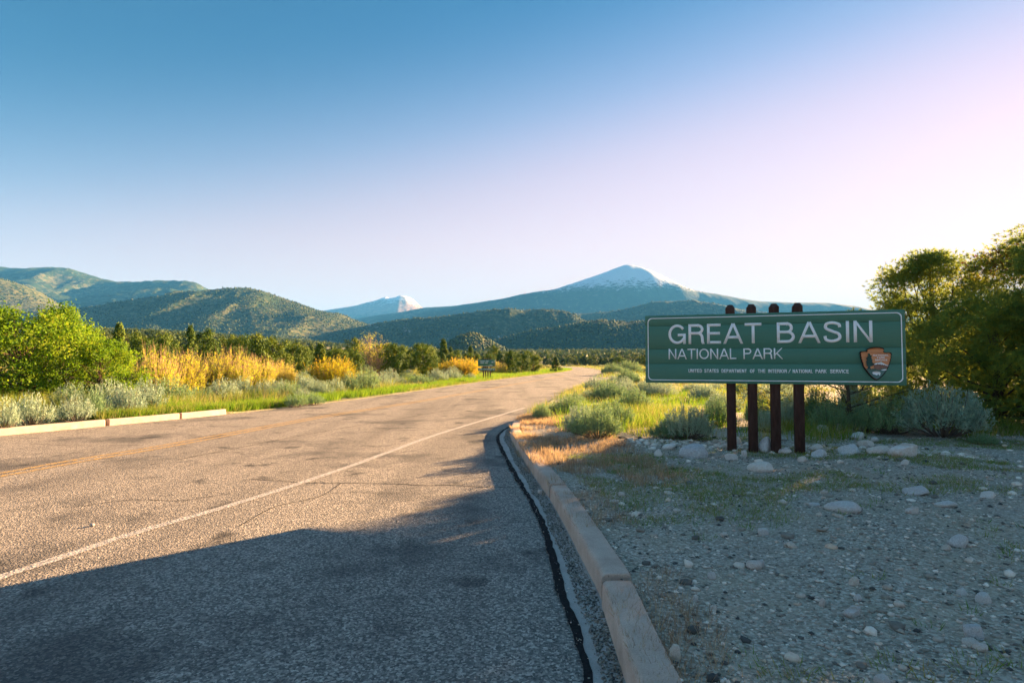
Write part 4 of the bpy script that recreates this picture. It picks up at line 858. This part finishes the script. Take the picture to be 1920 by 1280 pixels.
# ------------------------------------------------------------------ lettering: strokes of even weight, sans serif capitals
def arc(cx, cy, rx, ry, a0, a1, n=14):
    t = np.radians(np.linspace(a0, a1, n)); return [(cx + rx * math.cos(k), cy + ry * math.sin(k)) for k in t]
def glyph(ch, w):
    h = w / 2
    if ch == 'A': return .92, [[(.02 - .0, -.06), (.46 - h * .1, 1.)], [(.90, -.06), (.46 + h * .1, 1.)], [(.2, .31), (.72, .31)]]
    if ch == 'B':
        a, b = 1 - h, .53; return .82, [[(h, 0), (h, 1)], [(h, a), (.46, a)] + arc(.46, (a + b) / 2, .28 - h, (a - b) / 2, 90, -90) + [(h, b)], [(.44, b)] + arc(.48, (b + h) / 2, .34 - h, (b - h) / 2, 90, -90) + [(h, h)]]
    if ch == 'C': return .90, [arc(.48, .5, .48 - h, .5 - h, 42, 318, 26)]
    if ch == 'D': return .84, [[(h, 0), (h, 1)], [(h, 1 - h), (.36, 1 - h)] + arc(.36, .5, .48 - h, .5 - h, 90, -90, 20) + [(h, h)]]
    if ch == 'E': return .72, [[(h, 0), (h, 1)], [(h, 1 - h), (.71, 1 - h)], [(h, .52), (.67, .52)], [(h, h), (.72, h)]]
    if ch == 'F': return .66, [[(h, 0), (h, 1)], [(h, 1 - h), (.66, 1 - h)], [(h, .5), (.6, .5)]]
    if ch == 'G': return .92, [arc(.47, .5, .47 - h, .5 - h, 36, 332, 30), [(.5, .46), (.88, .46)], [(.92 - h, .53), (.92 - h * .9, 0)]]
    if ch == 'H': return .80, [[(h, 0), (h, 1)], [(.80 - h, 0), (.80 - h, 1)], [(h, .52), (.80 - h, .52)]]
    if ch == 'I': return w, [[(h, 0), (h, 1)]]
    if ch == 'K': return .82, [[(h, 0), (h, 1)], [(h, .34), (.76, 1.05)], [(.30, .5), (.80, -.06)]]
    if ch == 'L': return .64, [[(h, 0), (h, 1)], [(h, h), (.64, h)]]
    if ch == 'M': return .94, [[(h, 0), (h, 1)], [(.94 - h, 0), (.94 - h, 1)], [(h, 1.03), (.47, .0)], [(.94 - h, 1.03), (.47, .0)]]
    if ch == 'N': return .80, [[(h, 0), (h, 1)], [(.80 - h, 0), (.80 - h, 1)], [(h * .9, 1.04), (.80 - h * .9, -.04)]]
    if ch == 'O': return .98, [arc(.49, .5, .49 - h, .5 - h, 0, 360, 40)]
    if ch == 'P': return .76, [[(h, 0), (h, 1)], [(h, 1 - h), (.46, 1 - h)] + arc(.46, .725, .30 - h, .275 - h, 90, -90) + [(h, .45 + h)]]
    if ch == 'R': return .82, [[(h, 0), (h, 1)], [(h, 1 - h), (.48, 1 - h)] + arc(.48, .735, .31 - h, .265 - h, 90, -90) + [(h, .47 + h)], [(.46, .47 + h)] + arc(.50, .30, .22, .17 + h, 80, 0, 8) + [(.735, .12), (.78, -.02)]]
    if ch == 'S': return .80, [[tuple(p) for p in catmull([(.75 - h * .3, .72), (.68, .86), (.41, 1 - h), (.15, .88), (.12, .68), (.40, .53), (.68, .40), (.70, .18), (.41, h), (.13, .13), (.07, .31)], 6)]]
    if ch == 'T': return .84, [[(.42, 0), (.42, 1)], [(0, 1 - h), (.84, 1 - h)]]
    if ch == 'U': return .80, [[(h, 1), (h, .33)] + arc(.40, .33, .40 - h, .33 - h, 180, 360, 16) + [(.80 - h, 1)]]
    if ch == 'V': return .88, [[(.02, 1.06), (.44, 0)], [(.86, 1.06), (.44, 0)]]
    if ch == '/': return .42, [[(.0, -.06), (.42, 1.06)]]
    if ch == '&': return .80, [[(.78, 0), (.25, .72)] + arc(.40, .8, .17, .16, 200, -20, 10) + [(.2, .42)] + arc(.3, .24, .24, .2, 130, 330, 10) + [(.72, .42)]]
    return .4, []
def word(g, text, x0, x1, z, cap, w=.13, y=0., gap=.13, depth=.003):
    """raise TEXT on the board between x0 and x1 (board metres), baseline z"""
    items = []; cx = 0
    for ch in text:
        if ch == ' ': cx += .5; continue
        gw, st = glyph(ch, w); items.append((cx, st)); cx += gw + gap
        if ch in 'TLAV': cx -= .03
    k = (x1 - x0) / (cx - gap); n = 0
    for ox, st in items:
        for P in st:
            P = np.array(P, float); P = np.c_[(P[:, 0] + ox) * k, P[:, 1] * cap]; T = np.gradient(P, axis=0); d = unit(T)
            if len(P) > 2:                               # mitred joints
                s1 = unit(np.diff(P, axis=0)); d[1:-1] = unit(s1[:-1] + s1[1:]); d[0], d[-1] = s1[0], s1[-1]
                if np.allclose(P[0], P[-1]): d[0] = d[-1] = unit(s1[0] + s1[-1])
                mit = np.ones(len(P)); mit[1:-1] = 1 / np.clip(np.abs((d[1:-1] * s1[:-1]).sum(1)), .6, 1)
            else: mit = np.ones(2)
            N = np.stack([-d[:, 1], d[:, 0]], 1) * (w * cap / 2 * mit)[:, None]
            A, B = P + N, P - N
            for q_ in (A, B): q_[:, 1] = np.clip(q_[:, 1], -.012 * cap, 1.012 * cap)
            m = len(P); yy = y - depth - .0002 * (n % 3); n += 1
            f3 = lambda q_, yv: np.c_[q_[:, 0] + x0, np.full(m, yv), q_[:, 1] + z]
            V = np.concatenate([f3(A, yy), f3(B, yy), f3(A, y + .001), f3(B, y + .001)]); Fc = []
            for i in range(m - 1):
                Fc += [(i, i + m, i + m + 1, i + 1), (i, i + 1, i + 1 + 2 * m, i + 2 * m), (i + m, i + 3 * m, i + 3 * m + 1, i + m + 1)]
            Fc += [(0, 2 * m, 3 * m, m), (m - 1, 2 * m - 1, 4 * m - 1, 3 * m - 1)]
            g.add(V, Fc)
def plate(name, pts, y0, y1, mat, parent):
    """flat cut-out with thickness, outline in board x and z; y1 faces the road"""
    v2 = [Vector((p[0], p[1], 0)) for p in pts]; tri = geometry.tessellate_polygon([v2]); m = len(pts)
    V = [(p[0], y1, p[1]) for p in pts] + [(p[0], y0, p[1]) for p in pts]
    Fc = [tuple(t) for t in tri] + [(i, (i + 1) % m, (i + 1) % m + m) for i in range(m)] + [(i, (i + 1) % m + m, i + m) for i in range(m)]
    o = link(name, mesh_np(name, V, Fc), mat, parent); return o

# ------------------------------------------------------------------ entrance sign
mat_board = None
def mat_board_f():
    m = M('green_board_paint', .55, .3)
    gr = m.noise(6, 6, .65, m.mapped((1.2, 8, 26))); sp_ = m.noise(90, 3, .7); wr = m.noise(3, 5, .7, m.mapped((1, 1, 5)))
    c = m.ramp(gr, [(.25, (.056, .168, .118)), (.75, (.072, .202, .142))])
    c = m.mix(.25, c, m.ramp(sp_, [(.35, (.35, .35, .35)), (.7, (.65, .65, .65))]), 'OVERLAY')
    c = m.mix(m.ramp(wr, [(.28, (.3, .3, .3)), (.36, (0, 0, 0))]), c, (.03, .09, .07))
    m.color(c); m.bump(gr, .35, .004); return m.m
mat_board = mat_board_f()
mat_white = mat_simple('white_sign_paint', (.80, .80, .80), (.86, .86, .86), 40, .6, .1)
mat_post = mat_bark('dark_brown_post_stain', (.045, .026, .022), (.095, .055, .045))
L_, DEP = np.array([1.83, 7.80]), np.array([2.90, -.97]); blen = float(np.linalg.norm(DEP)); brz = math.atan2(DEP[1], DEP[0])
sign = tag(empty('entrance_sign', (L_[0], L_[1], 0), brz), 'large green wooden entrance sign on four brown posts with white lettering and arrowhead emblem', 'sign')
BT, BB, TH = 1.994, 1.079, .045
zs = [BB, 1.338, 1.535, 1.851, BT]
for i, (a, b) in enumerate(zip(zs[:-1], zs[1:])):
    g = Geo(4); g.box((0, 0, a + (.0012 if i else 0)), (blen, TH - .013, b - (.0012 if i < 3 else 0))); o = g.build('plank', mat_board, sign)
    o.location = (0, (.0, .0008, .0, .0012)[i], 0)
    bv = o.modifiers.new('edge', 'BEVEL'); bv.width = .002; bv.segments = 1
g = Geo(4); g.box((.004, TH - .010, BB + .004), (blen - .004, TH, BT - .004)); g.build('slit_light_stop', mat_board, sign)  # unseen sheet added behind the planks to stop sunlight through their gaps
def frame_line(x0, x1, z0, z1, r, w, y, parent, mat):
    P = np.array(arc(x1 - r, z1 - r, r, r, 0, 90, 8) + arc(x0 + r, z1 - r, r, r, 90, 180, 8) + arc(x0 + r, z0 + r, r, r, 180, 270, 8) + arc(x1 - r, z0 + r, r, r, 270, 360, 8))
    c = np.array([(x0 + x1) / 2, (z0 + z1) / 2]); hx, hz = (x1 - x0) / 2, (z1 - z0) / 2
    Q = c + (P - c) * np.array([(hx - w) / hx, (hz - w) / hz]); m = len(P)
    V = [(p[0], y, p[1]) for p in P] + [(p[0], y, p[1]) for p in Q] + [(p[0], y + .003, p[1]) for p in P] + [(p[0], y + .003, p[1]) for p in Q]
    Fc = []
    for i in range(m):
        j = (i + 1) % m; Fc += [(i, j, j + m, i + m), (i, i + 2 * m, j + 2 * m, j), (i + m, j + m, j + 3 * m, i + 3 * m)]
    return link('border_line', mesh_np('border_line', V, Fc), mat, parent)
frame_line(.032, blen - .034, BB + .034, BT - .034, .055, .011, -.0025, sign, mat_white)
for txt, a, b, z, cap, wgt, gp in [('GREAT', .308, 1.460, 1.603, .263, .132, .16), ('BASIN', 1.648, 2.712, 1.603, .263, .132, .20), ('NATIONAL', .308, 1.156, 1.400, .138, .12, .15), ('PARK', 1.247, 1.710, 1.400, .138, .12, .15)]:
    g = Geo(4); word(g, txt, a, b, z, cap, wgt, 0, gp); g.build('lettering', mat_white, sign)
def bu(px): k = (px - 960) / F_PX; return float((7.80 * k - 1.83) / (2.90 + .97 * k) * blen)
for txt, a, b in [('UNITED', 1290.5, 1315.8), ('STATES', 1320.6, 1346.8), ('DEPARTMENT', 1352.7, 1399.6), ('OF', 1405.8, 1414.8), ('THE', 1420.4, 1434.5), ('INTERIOR', 1440, 1474.7), ('/', 1478, 1481.5), ('NATIONAL', 1486, 1523), ('PARK', 1528.7, 1549), ('SERVICE', 1556, 1590.6)]:
    g = Geo(4); word(g, txt, bu(a), bu(b), 1.222, .046, .17, 0, .22, .002); g.build('lettering', mat_white, sign)
for t_ in (.358, .443, .532, .622):
    g = Geo(4); xw = .056; x = t_ * blen; y0, y1 = TH + .002, TH + .114; zt, zb = 2.075, -.15
    g.box((x - xw, y0, zb), (x + xw, y1, zt))
    V = [(x - xw, y0, zt), (x + xw, y0, zt), (x + xw, y1, zt), (x - xw, y1, zt), (x - .028, y0 + .026, zt + .043), (x + .028, y0 + .026, zt + .043), (x + .028, y1 - .026, zt + .043), (x - .028, y1 - .026, zt + .043)]
    g2 = Geo(4); g2.add(np.array(g.V[0]), [f for f in g.F[0] if set(f) != {4, 5, 6, 7}]); g2.add(V, [(0, 1, 5, 4), (1, 2, 6, 5), (2, 3, 7, 6), (3, 0, 4, 7), (4, 5, 6, 7)])
    g2.build('post', mat_post, sign)
# arrowhead emblem
EX0, EZ0 = bu(1641.5), 1.538
def em(pts): return [(EX0 + (x - 815) / 890 * .325, EZ0 - (y - 165) / 985 * .392) for x, y in pts]
arrow = [(555, 240), (600, 210), (700, 182), (820, 165), (940, 175), (1020, 200), (1052, 240), (1025, 268), (1045, 322), (1100, 332), (1200, 326), (1245, 350), (1254, 400), (1236, 440), (1246, 480), (1222, 530), (1228, 570), (1200, 610), (1204, 650), (1176, 690), (1160, 750), (1100, 860), (1040, 960), (960, 1050), (880, 1120), (815, 1150), (750, 1120), (660, 1040), (580, 940), (510, 840), (450, 740), (425, 660), (432, 630), (400, 590), (408, 545), (376, 510), (392, 460), (364, 420), (378, 380), (358, 340), (390, 295), (470, 288), (540, 296), (575, 270)]
def grow(P, k): c = np.array([805., 600.]); P = np.array(P, float); return [tuple(c + (p - c) * k) for p in P]
mat_edge = mat_simple('emblem_edge', (.025, .014, .012), (.045, .026, .022), 60, .6, .2)
mat_brown = mat_simple('emblem_brown', (.60, .24, .10), (.68, .29, .14), 14, .6, .15)
mat_dgreen = mat_simple('emblem_green', (.022, .06, .05), (.035, .085, .07), 30, .6, .15)
mat_meadow = mat_simple('emblem_meadow', (.09, .16, .14), (.12, .20, .17), 30, .6, .1)
mat_slope = mat_simple('emblem_slope', (.24, .12, .08), (.30, .15, .11), 30, .6, .1)
emb = plate('emblem', em(grow(arrow, 1.035)), .0005, -.022, mat_edge, sign)
plate('emblem_field', em(grow(arrow, .97)), -.022, -.026, mat_brown, emb)
plate('meadow', em([(520, 832), (560, 805), (600, 826), (640, 800), (680, 828), (720, 800), (745, 826), (775, 790), (800, 830), (850, 838), (940, 838), (960, 790), (990, 800), (1020, 780), (1060, 800), (1090, 790), (1112, 815), (1085, 862), (1030, 952), (955, 1036), (880, 1100), (815, 1128), (755, 1100), (668, 1024), (590, 930)]), -.0262, -.0285, mat_meadow, emb)
plate('mountain_shape', em([(735, 690), (760, 650), (830, 632), (890, 622), (950, 598), (1020, 650), (1090, 690), (1165, 720), (1130, 790), (1060, 795), (1000, 780), (950, 800), (930, 832), (810, 832), (780, 795), (745, 800)]), -.0263, -.0275, mat_slope, emb)
plate('snow_cap', em([(755, 690), (770, 655), (830, 634), (890, 624), (950, 598), (1020, 650), (1090, 690), (1168, 722), (1130, 725), (1080, 712), (1040, 690), (1010, 705), (975, 670), (955, 705), (925, 660), (890, 690), (860, 660), (820, 690)]), -.0276, -.0292, mat_white, emb)
plate('tree_shape', em([(600, 345), (640, 365), (640, 400), (690, 415), (692, 440), (665, 465), (695, 500), (680, 520), (715, 550), (690, 580), (712, 605), (700, 625), (745, 660), (740, 700), (700, 735), (640, 745), (640, 815), (560, 820), (575, 745), (510, 720), (550, 690), (505, 660), (540, 630), (505, 600), (545, 560), (520, 500), (555, 470), (560, 430), (590, 415), (560, 380)]), -.0287, -.0312, mat_dgreen, emb)
plate('lake', em([(940, 850), (1000, 835), (1060, 822), (1115, 828), (1095, 860), (1030, 868), (970, 865)]), -.0287, -.030, mat_white, emb)
plate('bison', em([(690, 940), (710, 910), (760, 898), (820, 892), (880, 905), (925, 925), (932, 960), (918, 985), (915, 1022), (895, 1022), (885, 985), (850, 985), (830, 1015), (800, 1008), (770, 985), (745, 992), (715, 975), (700, 960)]), -.0287, -.030, mat_white, emb)
for txt, a, b, zz in [('NATIONAL', 728, 1172, 432), ('PARK', 842, 1070, 502), ('SERVICE', 782, 1132, 576)]:
    g = Geo(4); p0, p1 = em([(a, zz), (b, zz)]); word(g, txt, p0[0], p1[0], p0[1], .0195, .2, -.026, .16, .0015); g.build('lettering', mat_white, emb)

# ------------------------------------------------------------------ small direction sign beyond the left edge
DY = 46.; x0_ = spot(896.3, DY)[0]; dsign = tag(empty('direction_sign', (x0_, DY, 0), R(-4)), 'small green direction sign on four thin posts in the tall grass', 'sign')
mat_pale_edge = mat_simple('pale_sign_edge', (.30, .24, .17), (.40, .33, .24), 30, .8, .1)
dw = 1.38
for za, zb in ((1.085, 1.60), (.735, .915)):
    g = Geo(4); g.box((0, 0, za), (dw, .07, zb)); g.build('board', mat_board, dsign)
    g = Geo(4); g.box((dw + .001, .004, za + .004), (dw + .012, .066, zb - .004)); g.box((.0, .004, za - .012), (dw, .066, za - .001)); g.build('board_edge', mat_pale_edge, dsign)  # paler strips along the right end and underside of each board
for x in (.44, .61, .80, .98):
    g = Geo(4); g.box((x - .045, .073, -.2), (x + .045, .16, 1.70)); g.build('post', mat_post, dsign)
for txt, a, b, z, cap, gp in [('WHEELER', .14, .55, 1.44, .085, .2), ('PEAK', .63, .85, 1.44, .085, .2), ('SCENIC', .20, .50, 1.30, .08, .2), ('DRIVE', .57, .80, 1.30, .08, .2), ('LEHMAN', .06, .34, .79, .075, .2), ('CAVES', .42, .64, .79, .075, .2), ('ENTRANCE', .70, 1.13, .79, .075, .2)]:
    g = Geo(4); word(g, txt, a, b, z, cap, .2, 0, gp, .004); g.build('lettering', mat_white, dsign)
for xx, zz, k in ((1.10, 1.41, 1.), (1.18, .825, .8)):
    plate('arrow', [(xx, zz - .025 * k), (xx + .09 * k, zz - .025 * k), (xx + .09 * k, zz - .055 * k), (xx + .16 * k, zz), (xx + .09 * k, zz + .055 * k), (xx + .09 * k, zz + .025 * k), (xx, zz + .025 * k)], .001, -.004, mat_white, dsign)
plate('mountain_graphic', [(.14, 1.10), (.16, 1.115), (.35, 1.135), (.5, 1.125), (.7, 1.15), (.85, 1.14), (.98, 1.19), (1.06, 1.225), (1.12, 1.19), (1.2, 1.14), (1.23, 1.10)], .001, -.004, mat_simple('pale_blue_paint', (.42, .52, .6), (.5, .6, .68), 30, .6, .1), dsign)
